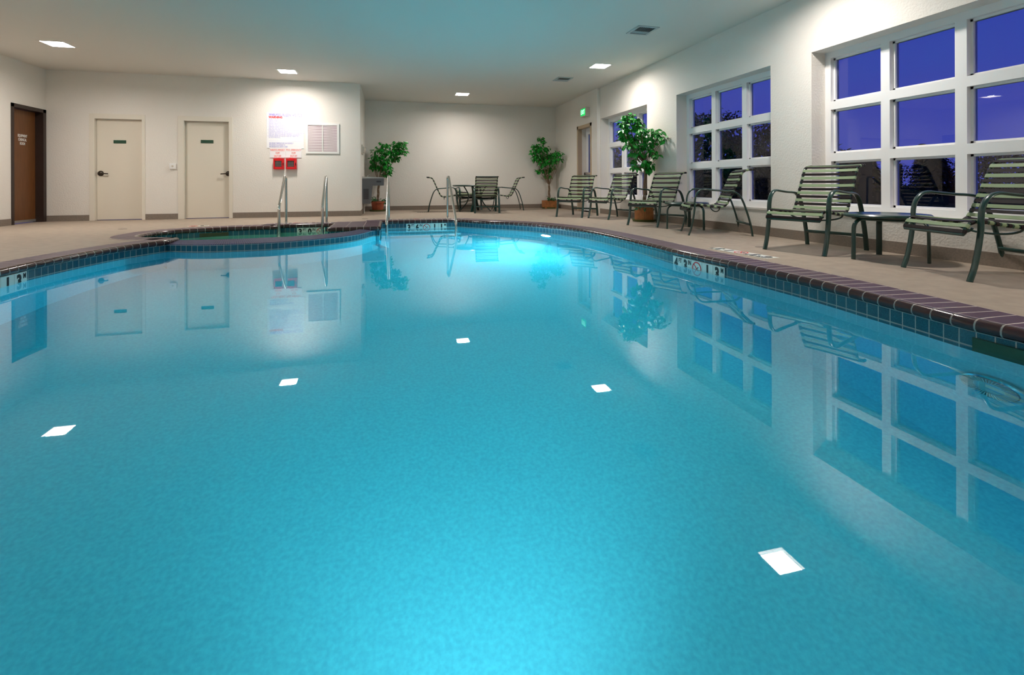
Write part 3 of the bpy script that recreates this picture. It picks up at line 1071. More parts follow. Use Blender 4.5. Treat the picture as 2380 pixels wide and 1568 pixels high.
for px0, px1, lb in ((637, 661.5, 'red caged shut off box, the left one under the WHIRLPOOL EMERGENCY sign'), (666, 690.5, 'red caged shut off box, the right one under the POOL EMERGENCY sign')):
    X0, X1, Z0, Z1 = wall_rect(px0, px1, 368.5, 393.5)
    cx, cz = (X0 + X1) / 2, (Z0 + Z1) / 2
    b = empty('shutoff_box', (cx, YD, cz), 0, lb, 'switch box', 'emergency shut off boxes')
    hw, hh = (X1 - X0) / 2, (Z1 - Z0) / 2
    mb = MB()
    for a0, a1, c0, c1 in cells((-hw, hw, -hh, hh), [(-hw * 0.72, hw * 0.55, -hh * 0.55, hh * 0.55)]):
        mb.box(a0, a1, -0.075, 0, c0, c1)
    mb.box(-hw * 0.45, hw * 0.35, -0.06, -0.01, hh, hh * 1.1)
    mb.build('housing', 'red_plastic', b, bevel=0.004)
    MB().box(-hw * 0.72, hw * 0.55, -0.03, 0, -hh * 0.55, hh * 0.55).build('switch_plate', 'cage_dark', b)
    mb = MB()
    for k in range(1, 6):
        x = -hw * 0.72 + hw * 1.27 * k / 6
        mb.box(x - 0.002, x + 0.002, -0.068, -0.062, -hh * 0.55, hh * 0.55)
    for k in range(1, 4):
        z = -hh * 0.55 + hh * 1.1 * k / 4
        mb.box(-hw * 0.72, hw * 0.55, -0.068, -0.062, z - 0.002, z + 0.002)
    mb.build('wire_cage', 'aluminium', b)
    MB().box(hw * 0.78, hw * 0.9, -0.082, -0.075, -hh * 0.3, hh * 0.2).build('latch', 'ink_black', b)
# return air grille
X0, X1, Z0, Z1 = wall_rect(711, 788.5, 287.5, 356.5)
cx, cz = (X0 + X1) / 2, (Z0 + Z1) / 2
g = empty('wall_grille', (cx, YD, cz), 0, 'square white louvred air grille on the wall right of the rules sign', 'air grille')
hw, hh = (X1 - X0) / 2, (Z1 - Z0) / 2
mb = MB()
for a0, a1, c0, c1 in cells((-hw, hw, -hh, hh), [(-hw + 0.045, hw - 0.045, -hh + 0.045, hh - 0.045)]):
    mb.box(a0, a1, -0.022, 0, c0, c1)
mb.box(-0.008, 0.008, -0.020, 0, -hh + 0.045, hh - 0.045)
mb.build('grille_frame', 'white_plastic', g)
MB().box(-hw + 0.045, hw - 0.045, -0.002, 0, -hh + 0.045, hh - 0.045).build('backing', 'slot_dark', g)
mb = MB()
N = 30
for k in range(N):
    z = -hh + 0.05 + (2 * hh - 0.10) * (k + 0.5) / N
    mb.box(-hw + 0.045, hw - 0.045, -0.006, 0.006, -0.0012, 0.0012, 0, Matrix.Translation((0, -0.010, z)) @ Matrix.Rotation(math.radians(52), 4, 'X'))
mb.build('louvres', 'slat_pink', g)
# switch between the doors
X0, X1, Z0, Z1 = wall_rect(396.5, 408.5, 380, 392)
s = empty('timer_switch', ((X0 + X1) / 2, YD, (Z0 + Z1) / 2), 0, 'small square white switch box on the wall between the two cream doors', 'switch')
MB().box(-0.058, 0.058, -0.035, 0, -0.058, 0.058).build('switch_box', 'white_plastic', s, bevel=0.004)
m = MB().lathe([(0.0, 0.016), (0.014, 0.014), (0.018, 0.0)], 16); k = m.build('knob', 'beige_box', s, smooth=True); k.location = (0, -0.035, 0); k.rotation_euler = (PI / 2, 0, 0)

# alcove side wall: box and drinking fountain
yb, zb = 11.95, EYE + (PY - 347) / FOC * 11.45
s = empty('wall_box', (XJ, yb, zb), 0, 'beige box with a shiny hook on the corner wall above the drinking fountain', 'wall box')
MB().box(0, 0.03, -0.22, 0.22, -0.11, 0.11).build('back_plate', 'beige_box', s, bevel=0.004)
MB().box(0.03, 0.06, -0.10, 0.12, -0.07, 0.07).build('cover', 'beige_box', s, bevel=0.008)
MB().tube(fillet([(0.06, -0.02, 0.05), (0.10, -0.02, 0.04), (0.10, -0.02, -0.03), (0.07, -0.02, -0.05)], 0.015), 0.007, seg=8).build('hook', 'steel', s, smooth=True)
fy = 12.25
s = empty('drinking_fountain', (XJ, fy, 0), 0, 'grey wall-hung drinking fountain on the corner wall in front of the ficus', 'drinking fountain')
zt = 0.875
mb = MB()
def prismY(mb, prof, y0, y1, mi=0):
    b = len(mb.v); n = len(prof)
    for y in (y0, y1):
        for x, z in prof: mb.v.append((x, y, z))
    mb.face([b + i for i in range(n)][::-1], mi); mb.face([b + n + i for i in range(n)], mi)
    for i in range(n):
        k = (i + 1) % n
        mb.face([b + i, b + k, b + n + k, b + n + i], mi)
prismY(mb, [(0.0, 0.24), (0.19, 0.24), (0.235, zt - 0.20), (0.50, zt - 0.20), (0.505, zt - 0.03), (0.0, zt - 0.03)], -0.2, 0.2)
mb.build('cabinet', 'grey_enamel', s, bevel=0.004)
mb = MB(); prismY(mb, [(0.0, zt - 0.03), (0.515, zt - 0.03), (0.515, zt - 0.01), (0.48, zt), (0.0, zt + 0.015)], -0.21, 0.21); mb.build('basin_top', 'aluminium', s, bevel=0.004)
mb = MB()
for k in range(14): mb.box(0.03, 0.15, -0.205, -0.199, 0.35 + k * 0.018, 0.361 + k * 0.018)
mb.build('vent_slots', 'grey_dark', s)
MB().box(0.33, 0.44, -0.206, -0.199, zt - 0.125, zt - 0.085).build('push_plate', 'grey_dark', s)
MB().tube(fillet([(0.12, 0, zt), (0.12, 0, zt + 0.05), (0.18, 0, zt + 0.05)], 0.02), 0.01, seg=8).build('spout', 'steel', s, smooth=True)
MB().tube([(0.03, 0, 0.0), (0.03, 0, 0.25)], 0.02, seg=10).build('pipe', 'beige_box', s, smooth=True)

# ------------------------------------------------------------------ ceiling lamps and vents
LBL = ['square recessed ceiling light nearest the brown door corner', 'square recessed ceiling light above the whirlpool rules sign', 'square recessed ceiling light above the dining set, farthest back',
       'square recessed ceiling light near the right wall above the tall ficus', 'square recessed ceiling light overhead at right, seen mirrored in the water by the lower right']
for k, (x, y) in enumerate(LAMPS):
    o = empty('ceiling_light', (x, y, CE), 0, LBL[k] if k < 5 else 'square recessed ceiling light out of view, number %d behind the photographer' % (k - 4), 'ceiling light', 'recessed ceiling lights')
    if k >= 5:
        o['label'] = ['square recessed ceiling light by the near end of the window wall', 'square recessed ceiling light over the left deck halfway along', 'square recessed ceiling light over the left deck at its near end', 'unseen square ceiling light added over the near deck behind the camera'][k - 5]
    mb = MB()
    for a0, a1, c0, c1 in cells((-LH - 0.02, LH + 0.02, -LH - 0.02, LH + 0.02), [(-LH + 0.012, LH - 0.012, -LH + 0.012, LH - 0.012)]):
        mb.box(a0, a1, c0, c1, -0.006, 0.0)
    mb.build('trim_ring', 'lamp_can', o)
    mb = MB(); q = LH - 0.004
    mb.box(-q, -q + 0.003, -q, q, 0, 0.09); mb.box(q - 0.003, q, -q, q, 0, 0.09); mb.box(-q, q, -q, -q + 0.003, 0, 0.09); mb.box(-q, q, q - 0.003, q, 0, 0.09)
    mb.build('housing', 'lamp_can', o)
    mb = MB(); q = LH - 0.012
    mb.v = [(-q, -q, 0.035), (q, -q, 0.035), (q, q, 0.035), (-q, q, 0.035)]; mb.face((0, 3, 2, 1))
    mb.build('diffuser', 'lamp_face', o)
for (x, y), lb in (((3.62, 6.45), 'square ceiling air vent nearer the camera, between two lamps'), ((3.62, 9.85), 'square ceiling air vent farther back near the exit sign')):
    o = empty('ceiling_vent', (x, y, CE), 0, lb, 'air vent', 'ceiling air vents')
    mb = MB()
    for a0, a1, c0, c1 in cells((-0.17, 0.17, -0.19, 0.19), [(-0.13, 0.13, -0.15, 0.15)]):
        mb.box(a0, a1, c0, c1, -0.012, 0.0)
    mb.build('vent_frame', 'vent_slat', o)
    MB().box(-0.13, 0.13, -0.15, 0.15, -0.002, 0.0).build('backing', 'grey_dark', o)
    mb = MB()
    for k in range(9):
        mb.box(-0.001, 0.001, -0.15, 0.02, -0.007, 0.007, 0, Matrix.Translation((-0.12 + k * 0.03, 0, -0.010)) @ Matrix.Rotation(math.radians(50), 4, 'Y'))
    for k in range(3):
        mb.box(-0.13, 0.13, -0.001, 0.001, -0.007, 0.007, 0, Matrix.Translation((0, 0.045 + k * 0.03, -0.010)) @ Matrix.Rotation(math.radians(50), 4, 'X'))
    mb.build('vent_slats', 'vent_slat', o)

# drains in the deck
for (px, py), lb in (((848, 508), 'small round floor drain in the deck by the corner wall'), ((1769, 574), 'small round floor drain beside the near left foot of the right hand chair'), ((285, 532), 'small round floor drain in the deck before the cream doors')):
    x, y = W(px, py)
    MB_ = MB().lathe([(0.0, 0.004), (0.055, 0.004), (0.062, 0.0)], 24); d = MB_.build('floor_drain', 'cove_base', None, smooth=False, loc=(x, y, 0)); tag(d, lb, 'floor drain', 'round floor drains')
x0, y0 = W(968, 493.2); x1, y1 = W(1052, 493.2)
ym = (y0 + y1) / 2
mb = MB().box(0, x1 - x0 + 0.15, -0.06, 0.06, 0.0, 0.004)
for k in range(22): mb.box(0.02 + k * 0.052, 0.048 + k * 0.052, -0.05, 0.05, 0.004, 0.005, 1)
tag(mb.build('trench_drain', ['cove_base', 'soil'], None, loc=(x0, ym, 0)), 'long narrow slotted floor drain in the deck before the dining set', 'floor drain')


# ------------------------------------------------------------------ strap chairs
HWF, HWS = 0.295, 0.262      # half widths of side frames and seat rails
FRAME = [(0, 0), (.033, .10), (.063, .25), (.078, .365), (.082, .475), (.10, .545), (.138, .595), (.197, .618), (.294, .609), (.405, .598), (.517, .592),
         (.584, .578), (.644, .53), (.688, .445), (.740, .29), (.778, .143), (.80, 0)]
RAIL = [(-.012, .325), (.0, .365), (.035, .405), (.09, .418), (.15, .412), (.22, .40), (.30, .388), (.385, .378), (.44, .384), (.485, .41), (.52, .47), (.555, .545), (.595, .635),
        (.643, .745), (.680, .825), (.712, .858), (.763, .872), (.815, .877)]
DC = 0.40                    # depth centre -> local y


def make_chair():
    o = empty('strap_chair')
    P3 = lambda x, d, z: (x, d - DC, z)
    for s in (-1, 1):
        path = smooth_path([P3(s * HWF, d, z) for d, z in FRAME], 0.03)
        MB().tube(path, 0.024, 0.012, 12, side=(1, 0, 0)).build('side_frame', 'green_metal', o, smooth=True)
    mb = MB()
    rails = {}
    for s in (-1, 1):
        path = smooth_path([P3(s * HWS, d, z) for d, z in RAIL], 0.015)
        rails[s] = path
        mb.tube(path, 0.011, seg=8)
    mb.tube([P3(-HWS, *RAIL[0]), P3(HWS, *RAIL[0])], 0.011, seg=8)
    mb.tube([P3(-HWS, *RAIL[-1]), P3(HWS, *RAIL[-1])], 0.012, seg=8)
    for s in (-1, 1):        # brackets that hold the seat in the side frames
        mb.tube([P3(s * HWS, .09, .41), P3(s * HWF, .085, .41)], 0.008, seg=6)
        mb.tube([P3(s * HWS, .575, .59), P3(s * HWF, .57, .585)], 0.008, seg=6)
    mb.build('seat_rails', 'green_metal', o, smooth=True)
    # bows under the seat
    for d, z, dip in ((.05, .372, .055), (.40, .368, .06)):
        path = [P3(HWS * math.sin(a), d, z - dip * math.cos(a)) for a in [(-PI / 2) + PI * k / 16 for k in range(17)]]
        MB().tube(path, 0.008, seg=8).build('support_bow', 'green_metal', o, smooth=True)
    MB().tube([P3(-HWF, .765, .155), P3(HWF, .765, .155)], 0.016, 0.010, 10, side=(0, 0, 1)).build('stretcher', 'green_metal', o, smooth=True)
    mb = MB()
    for s in (-1, 1): mb.lathe([(0, -0.004), (0.006, -0.003), (0.008, 0)], 8, (s * HWF, .765 - DC, .155))
    # straps
    path = rails[1]
    seat, back = MB(), MB()
    sl = [0.0]
    for i in range(1, len(path)): sl.append(sl[-1] + (path[i] - path[i - 1]).length)
    pitch = 0.0425; n = int(sl[-1] / pitch)
    pitch = (sl[-1] - 0.004) / n

    def at(d):
        for i in range(len(path) - 1):
            if sl[i + 1] >= d:
                return path[i].lerp(path[i + 1], (d - sl[i]) / (sl[i + 1] - sl[i]))
        return path[-1]
    for k in range(n):
        c = (k + 0.5) * pitch
        green = (k % 2 == 1)
        wd = 0.0150 if green else 0.0130
        a, b = at(c - wd), at(c + wd)
        t = (b - a).normalized(); m_ = (a + b) / 2
        nrm = Vector((0, -t.z, t.y))       # up/forward side of the sling
        tgt = seat if m_.y + DC < 0.47 and m_.z < 0.45 else back
        mi = 0 if green else 1
        th = 0.0025
        base = len(tgt.v); NS = 9
        for i in range(NS):
            x = -HWS + 2 * HWS * i / (NS - 1)
            sag = 0.006 * (1 - (x / HWS) ** 2)
            for q, e_ in ((a, 1), (b, 1), (b, -1), (a, -1)):
                v = Vector((x, q.y, q.z)) + nrm * (0.0115 - sag + e_ * th)
                tgt.v.append(tuple(v))
        for i in range(NS - 1):
            for j in range(4):
                j2 = (j + 1) % 4
                tgt.face([base + i * 4 + j, base + i * 4 + j2, base + (i + 1) * 4 + j2, base + (i + 1) * 4 + j], mi)
        for s in (-1, 1):
            tgt.tube([Vector((s * HWS, a.y, a.z)), Vector((s * HWS, b.y, b.z))], 0.0152, seg=10, mi=mi)
    seat.build('seat_straps', ['green_strap', 'brown_strap'], o, smooth=True)
    back.build('backrest_straps', ['green_strap', 'brown_strap'], o, smooth=True)
    mb = MB()
    mb.tube([P3(-HWS, RAIL[-1][0], RAIL[-1][1]), P3(-HWS + 0.0, RAIL[-1][0] + 0.02, RAIL[-1][1])], 0.016, seg=10)
    mb.tube([P3(HWS, RAIL[-1][0], RAIL[-1][1]), P3(HWS, RAIL[-1][0] + 0.02, RAIL[-1][1])], 0.016, seg=10)
    mb.build('end_cap', 'brown_strap', o, smooth=True)
    return o


def chair_pose(fl=None, fr=None, rl=None, rr=None):
    """footprint from measured feet on the deck; local -Y is the front, +X is the sitter's left... """
    g = {k: Vector(W(*v)) for k, v in (('fl', fl), ('fr', fr), ('rl', rl), ('rr', rr)) if v}
    # image-left front foot, image-right front foot: front faces the viewer side
    fwd = Vector((0, 0)); side = Vector((0, 0))
    for a, b in (('fl', 'rl'), ('fr', 'rr')):
        if a in g and b in g: fwd += (g[a] - g[b]).normalized()
    for a, b in (('fl', 'fr'), ('rl', 'rr')):
        if a in g and b in g: side += (g[b] - g[a]).normalized()
    # side (left->right as seen from the front) rotated -90 gives the front direction
    f2 = Vector((side.y, -side.x))
    if fwd.length and f2.dot(fwd) < 0: f2 = -f2
    d = (fwd.normalized() if fwd.length else Vector((0, 0))) + (f2.normalized() if f2.length else Vector((0, 0)))
    d.normalize()
    sd = Vector((-d.y, d.x))
    if side.dot(sd) < 0: sd = -sd
    loc = {'fl': d * 0.4 - sd * HWF, 'fr': d * 0.4 + sd * HWF, 'rl': -d * 0.4 - sd * HWF, 'rr': -d * 0.4 + sd * HWF}
    wsum = 0; c = Vector((0, 0))
    for k, p in g.items():
        wt = 2 if k[0] == 'f' else 1
        c += (p - loc[k]) * wt; wsum += wt
    c /= wsum
    return c, math.atan2(d.y, d.x) + PI / 2


POOLCH = [
    (dict(fl=(1289, 503.6), fr=(1355.3, 505.6), rl=(1330.3, 499.8), rr=(1393, 501.5)), 'green strap armchair by the wall, farthest from the camera in the row'),
    (dict(fl=(1365.5, 506.6), fr=(1410.4, 510.4), rl=(1440, 504.9), rr=(1488, 507)), 'green strap armchair second from the far end, in front of the first window'),
    (dict(fl=(1454.7, 523), fr=(1528.6, 528.4), rr=(1602, 523)), 'green strap armchair standing right in front of the tall ficus pot'),
    (dict(fl=(1581, 536.5), fr=(1605, 547.3), rl=(1714, 538.5), rr=(1749.7, 549.7)), 'green strap armchair seen from the side before the middle window'),
    (dict(fl=(1773.6, 579.2), fr=(1908, 592.7), rl=(1887.8, 570.4), rr=(2023.6, 582.7)), 'green strap armchair left of the near side table'),
    (dict(fl=(2107, 621), fr=(2257.5, 654), rl=(2342, 621)), 'green strap armchair nearest the camera, cut by the right edge'),
]
proto = make_chair()
first = True
for feet, lb in POOLCH:
    c, a = chair_pose(**feet)
    o = proto if first else copy_tree(proto)
    first = False
    if 'nearest' in lb: c = c + Vector((-0.03, 0))
    o.location = (c.x, c.y, 0); o.rotation_euler = (0, 0, a)
    tag(o, lb, 'chair', 'strap armchairs along the window wall')

# dining set
tcx, tcy = W(1104, 490.2)
for (dx, dy, ang, lb) in ((-0.80, 0.02, PI / 2 - 0.10, 'green strap armchair on the left side of the round table, in profile'),
                          (0.93, 0.25, -PI / 2 - 0.12, 'green strap armchair on the right side of the round table, in profile'),
                          (0.16, -0.64, PI - 0.10, 'green strap armchair with its back to the pool, before the round table'),
                          (-0.05, 0.95, 0.10, 'green strap armchair behind the round table facing the pool')):
    o = copy_tree(proto)
    o.location = (tcx + dx, tcy + dy, 0); o.rotation_euler = (0, 0, ang)
    tag(o, lb, 'chair', 'strap armchairs round the dining table')


# tables ----------------------------------------------------------------------
def round_top(r, z, th):
    return [(0.0, z - 0.004), (r - 0.03, z - 0.004), (r - 0.012, z), (r, z - th * 0.35), (r, z - th * 0.7), (r - 0.02, z - th), (0.0, z - th)]


t = empty('round_table', (tcx, tcy, 0), 0.4, 'dark green round patio dining table among four strap chairs at the back', 'table')
MB().lathe(round_top(0.585, 0.683, 0.04), 56).build('tabletop', 'green_metal', t, smooth=True)
for k in range(4):
    a = PI / 4 + k * PI / 2
    path = smooth_path([(0.30 * math.cos(a), 0.30 * math.sin(a), 0.65), (0.24 * math.cos(a), 0.24 * math.sin(a), 0.56), (0.17 * math.cos(a), 0.17 * math.sin(a), 0.40),
                        (0.22 * math.cos(a), 0.22 * math.sin(a), 0.22), (0.36 * math.cos(a), 0.36 * math.sin(a), 0.06), (0.42 * math.cos(a), 0.42 * math.sin(a), 0.0)])
    MB().tube(path, 0.030, 0.014, 12, side=(-math.sin(a), math.cos(a), 0)).build('leg', 'green_metal', t, smooth=True)
MB().tube([(0.16 * math.cos(q), 0.16 * math.sin(q), 0.40) for q in [2 * PI * j / 24 for j in range(24)]], 0.010, seg=8, closed=True).build('brace_ring', 'green_metal', t, smooth=True)


def side_table(cx, cy, r, h, rot, label):
    t = empty('side_table', (cx, cy, 0), rot, label, 'side table', 'low round side tables')
    MB().lathe(round_top(r, h, 0.032), 48).build('tabletop', 'green_metal', t, smooth=True)
    MB().tube([((r - 0.08) * math.cos(q), (r - 0.08) * math.sin(q), h - 0.045) for q in [2 * PI * j / 36 for j in range(36)]], 0.011, seg=8, closed=True).build('support_ring', 'green_metal', t, smooth=True)
    for k in range(3):
        a = k * 2 * PI / 3
        path = fillet([((r - 0.16) * math.cos(a), (r - 0.16) * math.sin(a), h - 0.045), ((r - 0.025) * math.cos(a), (r - 0.025) * math.sin(a), h - 0.045), ((r - 0.02) * math.cos(a), (r - 0.02) * math.sin(a), 0.0)], 0.10)
        MB().tube(path, 0.024, 0.012, 12, side=(-math.sin(a), math.cos(a), 0)).build('leg', 'green_metal', t, smooth=True)
    return t


side_table(4.38, 3.44, 0.33, 0.412, -1.25, 'low round dark green side table between the two nearest chairs')
side_table(4.42, 6.56, 0.325, 0.405, -1.25, 'low round dark green side table behind the chair seen from the side')


# ------------------------------------------------------------------ plants
def leaf_into(mb, p, d, up, L, wd, mi=0):
    """pointed oval leaf folded along its midrib"""
    d = d.normalized()
    s = d.cross(up)
    if s.length < 1e-3: s = d.cross(Vector((1, 0, 0.3)))
    s.normalize(); n = s.cross(d)
    b = len(mb.v)
    pts = [(0, 0, 0), (0.30, 0.42, 0.10), (0.30, -0.42, 0.10), (0.62, 0.36, 0.07), (0.62, -0.36, 0.07), (1.0, 0, -0.10), (0.32, 0, 0), (0.62, 0, -0.02)]
    for a, c, h in pts:
        mb.v.append(tuple(p + d * (a * L) + s * (c * wd) + n * (h * wd)))
    for q in ((0, 6, 1), (0, 2, 6), (1, 6, 7, 3), (6, 2, 4, 7), (3, 7, 5), (7, 4, 5)):
        mb.face([b + i for i in q], mi)


def leafball(mb, c, r, n, L, rnd, mi=0, squash=0.8):
    for _ in range(n):
        v = Vector((rnd.gauss(0, 1), rnd.gauss(0, 1), rnd.gauss(0, 1))).normalized()
        q = rnd.random() ** 0.5
        p = Vector(c) + Vector((v.x * r * q, v.y * r * q, v.z * r * squash * q))
        d = Vector((v.x, v.y, v.z * 0.3 - 0.75)) + Vector((rnd.gauss(0, .35), rnd.gauss(0, .35), rnd.gauss(0, .35)))
        up = Vector((v.x * 0.5 + rnd.gauss(0, .4), v.y * 0.5 + rnd.gauss(0, .4) - 0.2, 0.8))
        l_ = L * rnd.uniform(0.7, 1.2)
        leaf_into(mb, p, d, up, l_, l_ * 0.72, mi)


def ficus(base, blobs, trunk, kind, L, dens, label, seed, pot_r=0.17, pot_h=0.22):
    rnd = random.Random(seed)
    o = empty('potted_ficus', (base[0], base[1], 0), 0, label, 'potted plant', 'potted ficus trees')
    MB().lathe([(0.0, 0.003), (pot_r * 1.15, 0.003), (pot_r * 1.28, 0.04), (pot_r * 1.31, 0.04), (pot_r * 1.18, 0.0), (0, 0)], 32).build('saucer', 'saucer_green', o, smooth=True)
    if kind == 'clay':
        p = [(pot_r * 0.78, 0.012), (pot_r * 0.95, pot_h * 0.82), (pot_r * 1.04, pot_h * 0.84), (pot_r * 1.06, pot_h), (pot_r * 0.97, pot_h), (pot_r * 0.93, pot_h - 0.03)]
        MB().lathe(p, 56, ripple=0.012).build('pot', 'terracotta', o)
    elif kind == 'box':
        mb = MB(); h_ = pot_r * 0.95
        for k in range(8):
            a0 = -h_ + 2 * h_ * k / 8
            for M in (Matrix.Identity(4), Matrix.Rotation(PI / 2, 4, 'Z'), Matrix.Rotation(PI, 4, 'Z'), Matrix.Rotation(-PI / 2, 4, 'Z')):
                mb.box(a0 + 0.002, a0 + 2 * h_ / 8 - 0.002, -h_ - 0.012, -h_, 0.01, pot_h, 0, M)
        mb.box(-h_, h_, -h_, h_, 0.01, pot_h - 0.03)
        mb.build('pot', 'wood_slat', o, bevel=0.002)
    else:
        mb = MB(); N_ = 26
        for k in range(N_):
            M = Matrix.Rotation(2 * PI * k / N_, 4, 'Z')
            w_ = PI * pot_r / N_
            mb.box(pot_r - 0.012, pot_r, -w_ + 0.0015, w_ - 0.0015, 0.012, pot_h, 0, M)
        mb.lathe([(pot_r - 0.013, 0.012), (pot_r - 0.013, pot_h - 0.02)], 26)
        mb.build('pot', 'wood_slat', o)
    MB().lathe([(0.0, pot_h - 0.03), (pot_r * 0.94, pot_h - 0.035)], 20).build('soil', 'soil', o)
    # trunk and branches
    mb = MB()
    z0 = pot_h - 0.04
    top = Vector(trunk)
    for k, ph in enumerate((0.0, 2.1, 4.2)):
        pts = []
        for i in range(9):
            t_ = i / 8
            rr = 0.026 * (1 - 0.3 * t_)
            pts.append((top.x * t_ + rr * math.cos(ph + t_ * 5), top.y * t_ + rr * math.sin(ph + t_ * 5), z0 + (top.z - z0) * t_))
        mb.tube(pts, 0.014, seg=7)
    for bl in blobs:
        c_ = Vector(bl[:3])
        mid = top.lerp(c_, 0.5) + Vector((rnd.uniform(-.04, .04), rnd.uniform(-.04, .04), -0.02))
        pts = [top, mid, c_]
        mb.tube(smooth_path(pts, 0.08), 0.0055, seg=6)
        for _ in range(2):
            e_ = c_ + Vector((rnd.gauss(0, 1), rnd.gauss(0, 1), rnd.gauss(0, .6))).normalized() * bl[3] * 0.8
            mb.tube([c_, c_.lerp(e_, 0.5) + Vector((0, 0, 0.02)), e_], 0.0022, seg=5)
    mb.build('trunk', 'bark', o, smooth=True)
    mb = MB()
    for bl in blobs:
        leafball(mb, bl[:3], bl[3], int(dens * (bl[3] / 0.15) ** 2), L, rnd)
    mb.build('foliage', 'leaf', o)
    mb = MB()
    for k in range(5):
        a = rnd.uniform(0, 2 * PI)
        leafball(mb, (pot_r * 0.75 * math.cos(a), pot_r * 0.75 * math.sin(a), pot_h + rnd.uniform(0.0, 0.07)), 0.08, 14, L * 0.8, rnd)
    mb.build('ivy', 'ivy_leaf', o)
    return o


def blobs_px(base, lst, D, yspread, seed):
    """crown lobes measured on the photo at the plant's own distance: (px, py, r px)"""
    rnd = random.Random(seed); out = []
    s = D / FOC
    for px, py, r in lst:
        x_, y_ = der(px, py)
        l = (x_ - PX) * s; z = EYE + (PY - y_) * s
        X = l * CY + D * SY; Y = D * CY - l * SY; r_ = r * s
        dy = rnd.uniform(-yspread, yspread)
        X += SY * dy; Y += CY * dy
        # lobes that would reach a wall grow nearer to the viewer instead
        k = min(1.0, (XR - 0.05 - r_ - 0.05) / X if X > 0 else 1.0, (YB - 0.05 - r_ - 0.05) / Y)
        if Y * k > 10.6: k = min(k, (XE - 0.06 - r_ - 0.05) / X if X > 0 else 1.0)
        if Y > YD and X < XJ + 2 and X * k - r_ < XJ + 0.13: X = (XJ + 0.13 + r_) / k
        out.append((X * k - base[0], Y * k - base[1], EYE + (z - EYE) * k, r_ * k))
    return out


def dist(b):
    return b[0] * SY + b[1] * CY


b = W(879, 488.5); b = (b[0], min(b[1], YB - 0.35)); D = dist(b)
ficus(b, blobs_px(b, [(898, 339, 9), (921, 336, 11), (936, 334, 11), (934, 350, 12), (917, 350, 12), (899, 354, 12), (884, 346, 8), (869, 350, 8), (877, 364, 13), (897, 371, 14), (915, 366, 12), (863, 372, 8),
                      (870, 384, 9), (857, 387, 7), (884, 388, 10), (902, 388, 10), (897, 404, 9), (884, 332, 4), (908, 398, 7)], D, 0.10, 3),
      (0.03, 0.0, 0.78), 'clay', 0.090, 85, 'potted ficus in a ribbed terracotta pot behind the drinking fountain', 11, 0.17, 0.26)
b = W(1276, 484.0); b = (b[0], min(b[1], YB - 0.35)); D = dist(b)
ficus(b, blobs_px(b, [(1256, 323, 7), (1262, 331, 7), (1247, 341, 10), (1240, 354, 9), (1256, 350, 11), (1270, 346, 8), (1246, 366, 12), (1263, 365, 12), (1281, 361, 10), (1294, 358, 8), (1303, 357, 6), (1290, 372, 10),
                      (1276, 378, 11), (1300, 371, 6), (1258, 380, 9), (1252, 396, 7), (1268, 395, 10), (1282, 394, 8), (1275, 408, 8)], D, 0.12, 4),
      (0.0, 0.0, 0.66), 'box', 0.090, 85, 'potted ficus in a square wooden slat pot in the back right corner', 12, 0.17, 0.23)
b = W(1507, 513.5); b = (min(b[0], XR - 0.26), b[1]); D = dist(b)
ficus(b, blobs_px(b, [(1457, 270, 9), (1467, 276, 12), (1482, 277, 10), (1492, 289, 10), (1452, 288, 12), (1468, 297, 14), (1487, 303, 12), (1447, 304, 9), (1456, 314, 13), (1473, 322, 14), (1501, 315, 12), (1516, 308, 12),
                      (1530, 310, 9), (1542, 322, 7), (1519, 322, 11), (1504, 331, 12), (1462, 338, 10), (1484, 341, 12), (1452, 342, 6), (1520, 338, 9), (1540, 326, 6), (1474, 356, 10), (1494, 357, 12), (1513, 352, 10),
                      (1475, 373, 8), (1470, 387, 7), (1496, 376, 9), (1516, 382, 10), (1527, 362, 7), (1503, 393, 9), (1490, 386, 7), (1474, 264, 5)], D, 0.14, 5),
      (0.04, 0.0, 1.02), 'round', 0.098, 88, 'tallest potted ficus in a round wooden slat pot by the first window', 13, 0.17, 0.265)

# ------------------------------------------------------------------ outside
g = MB().box(XR + T, 220, -60, 260, -0.5, -0.45).build('ground', 'night_grass'); struct(g)


def tree(x, y, h, r, label, seed, conifer=False, n=500):
    rnd = random.Random(seed)
    o = empty('conifer_tree' if conifer else 'leafy_tree', (x, y, -0.45), 0, label, 'tree', 'trees beyond the windows')
    MB().tube([(0, 0, 0), (0.05, 0, h * 0.4), (0, 0.04, h * 0.75)], max(0.06, r * 0.07), seg=8).build('trunk', 'night_bark', o, smooth=True)
    mb = MB()
    if conifer:
        for _ in range(n):
            t_ = rnd.random() ** 0.7; a = rnd.uniform(0, 2 * PI); rr = r * (1 - t_) * rnd.uniform(0.4, 1)
            p = Vector((rr * math.cos(a), rr * math.sin(a), h * (0.08 + 0.92 * t_)))
            leaf_into(mb, p, Vector((math.cos(a), math.sin(a), -0.35)), Vector((0, 0, 1)), r * 0.5, r * 0.3)
    else:
        lobes = [(rnd.gauss(0, r * 0.45), rnd.gauss(0, r * 0.45), h * rnd.uniform(0.14, 0.90)) for _ in range(18)]
        for L_ in lobes:
            leafball(mb, L_, r * 0.40, n // 18, r * 0.11, rnd)
    mb.build('crown', 'night_leaf', o)


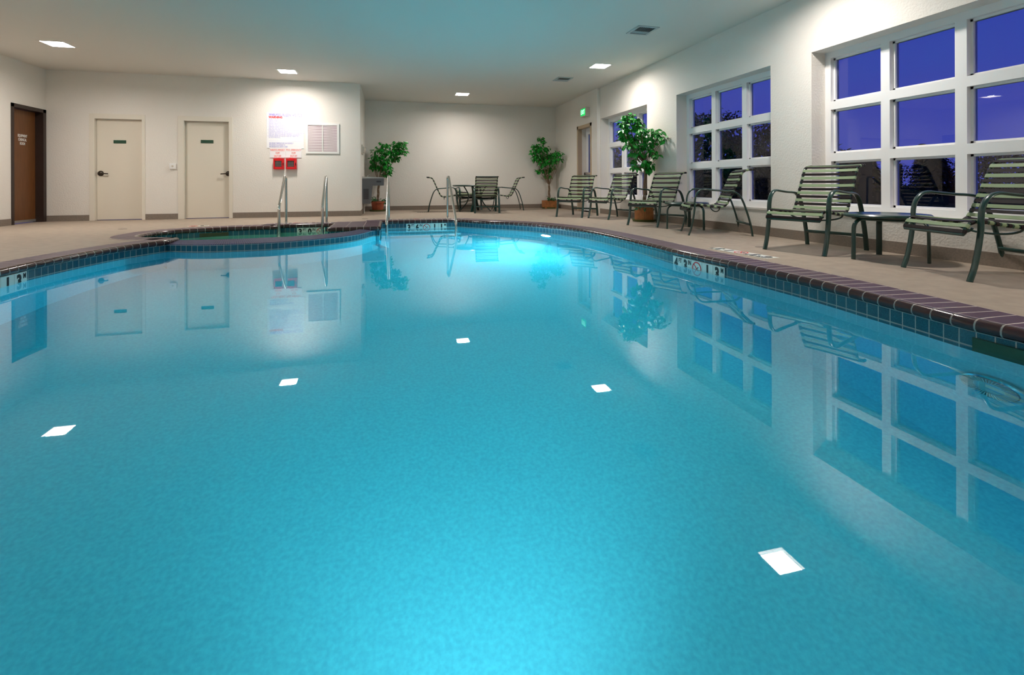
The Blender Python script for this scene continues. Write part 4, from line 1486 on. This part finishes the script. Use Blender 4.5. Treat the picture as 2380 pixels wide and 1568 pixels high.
for k, (x, y, h, r) in enumerate(((15.5, 22.5, 5.2, 1.9), (22.0, 28.6, 6.2, 2.3), (17.5, 20.6, 4.1, 1.5), (23.0, 25.0, 4.7, 1.7), (15.5, 32.5, 4.6, 2.4))):
    tree(x, y, h, r, ['broad dark tree seen at the left of the middle window', 'dark leafy tree in the centre of the middle window', 'round topped dark tree right of centre in the middle window', 'smallest dark tree at the right of the middle window', 'dark tree seen through the first window behind the ficus'][k], 50 + k, n=3200)
POS = ['leftmost', 'second', 'third', 'fourth', 'fifth', 'sixth', 'seventh', 'eighth', 'ninth', 'tenth', 'eleventh', 'twelfth', 'thirteenth', 'fourteenth']
for k in range(14):
    m_ = 0.98 + k * 0.078 + (0.03 if k % 3 else 0)
    x = 48 + 14 * (k % 3); y = x / m_
    con = k in (3, 5, 6)
    tree(x, y, (x / 58) * ((4.9 if con else 4.2) + 0.5 * math.sin(k * 1.7)), 1.5 if con else 2.6, '%s %s in the distant tree line beyond the near window' % (POS[k], 'pointed conifer' if con else 'rounded tree'), 80 + k, con, n=900)


def hedge(x0, y0, x1, y1, h, label, seed):
    rnd = random.Random(seed)
    o = empty('hedge', ((x0 + x1) / 2, (y0 + y1) / 2, -0.45), 0, label, 'hedge')
    d = Vector((x1 - x0, y1 - y0)); L_ = d.length; d.normalize(); nx = Vector((-d.y, d.x))
    M = Matrix(((d.x, nx.x, 0, 0), (d.y, nx.y, 0, 0), (0, 0, 1, 0), (0, 0, 0, 1)))
    MB().box(-L_ / 2, L_ / 2, -0.5, 0.5, 0, h * 0.92, 0, M).build('hedge_core', 'night_leaf', o)
    mb = MB()
    for _ in range(3500):
        u = rnd.uniform(-L_ / 2, L_ / 2); z = rnd.uniform(0.0, h * (0.93 + 0.1 * math.sin(u * 1.3) + 0.06 * math.sin(u * 3.1)))
        s_ = rnd.choice((-1, 1)); v = s_ * rnd.uniform(0.45, 0.65)
        p = M @ Vector((u, v, z)); q = M @ Vector((rnd.gauss(0, .4), s_, rnd.gauss(0, .6)))
        leaf_into(mb, p, q, Vector((0, 0, 1)), 0.42, 0.30)
    mb.build('foliage', 'night_leaf', o)


hedge(26.5, 22.0, 26.5, 62.0, 3.3, 'dense dark hedge added behind the trees to darken the middle window', 31)  # added dark mass that closes the sky gaps between the trees
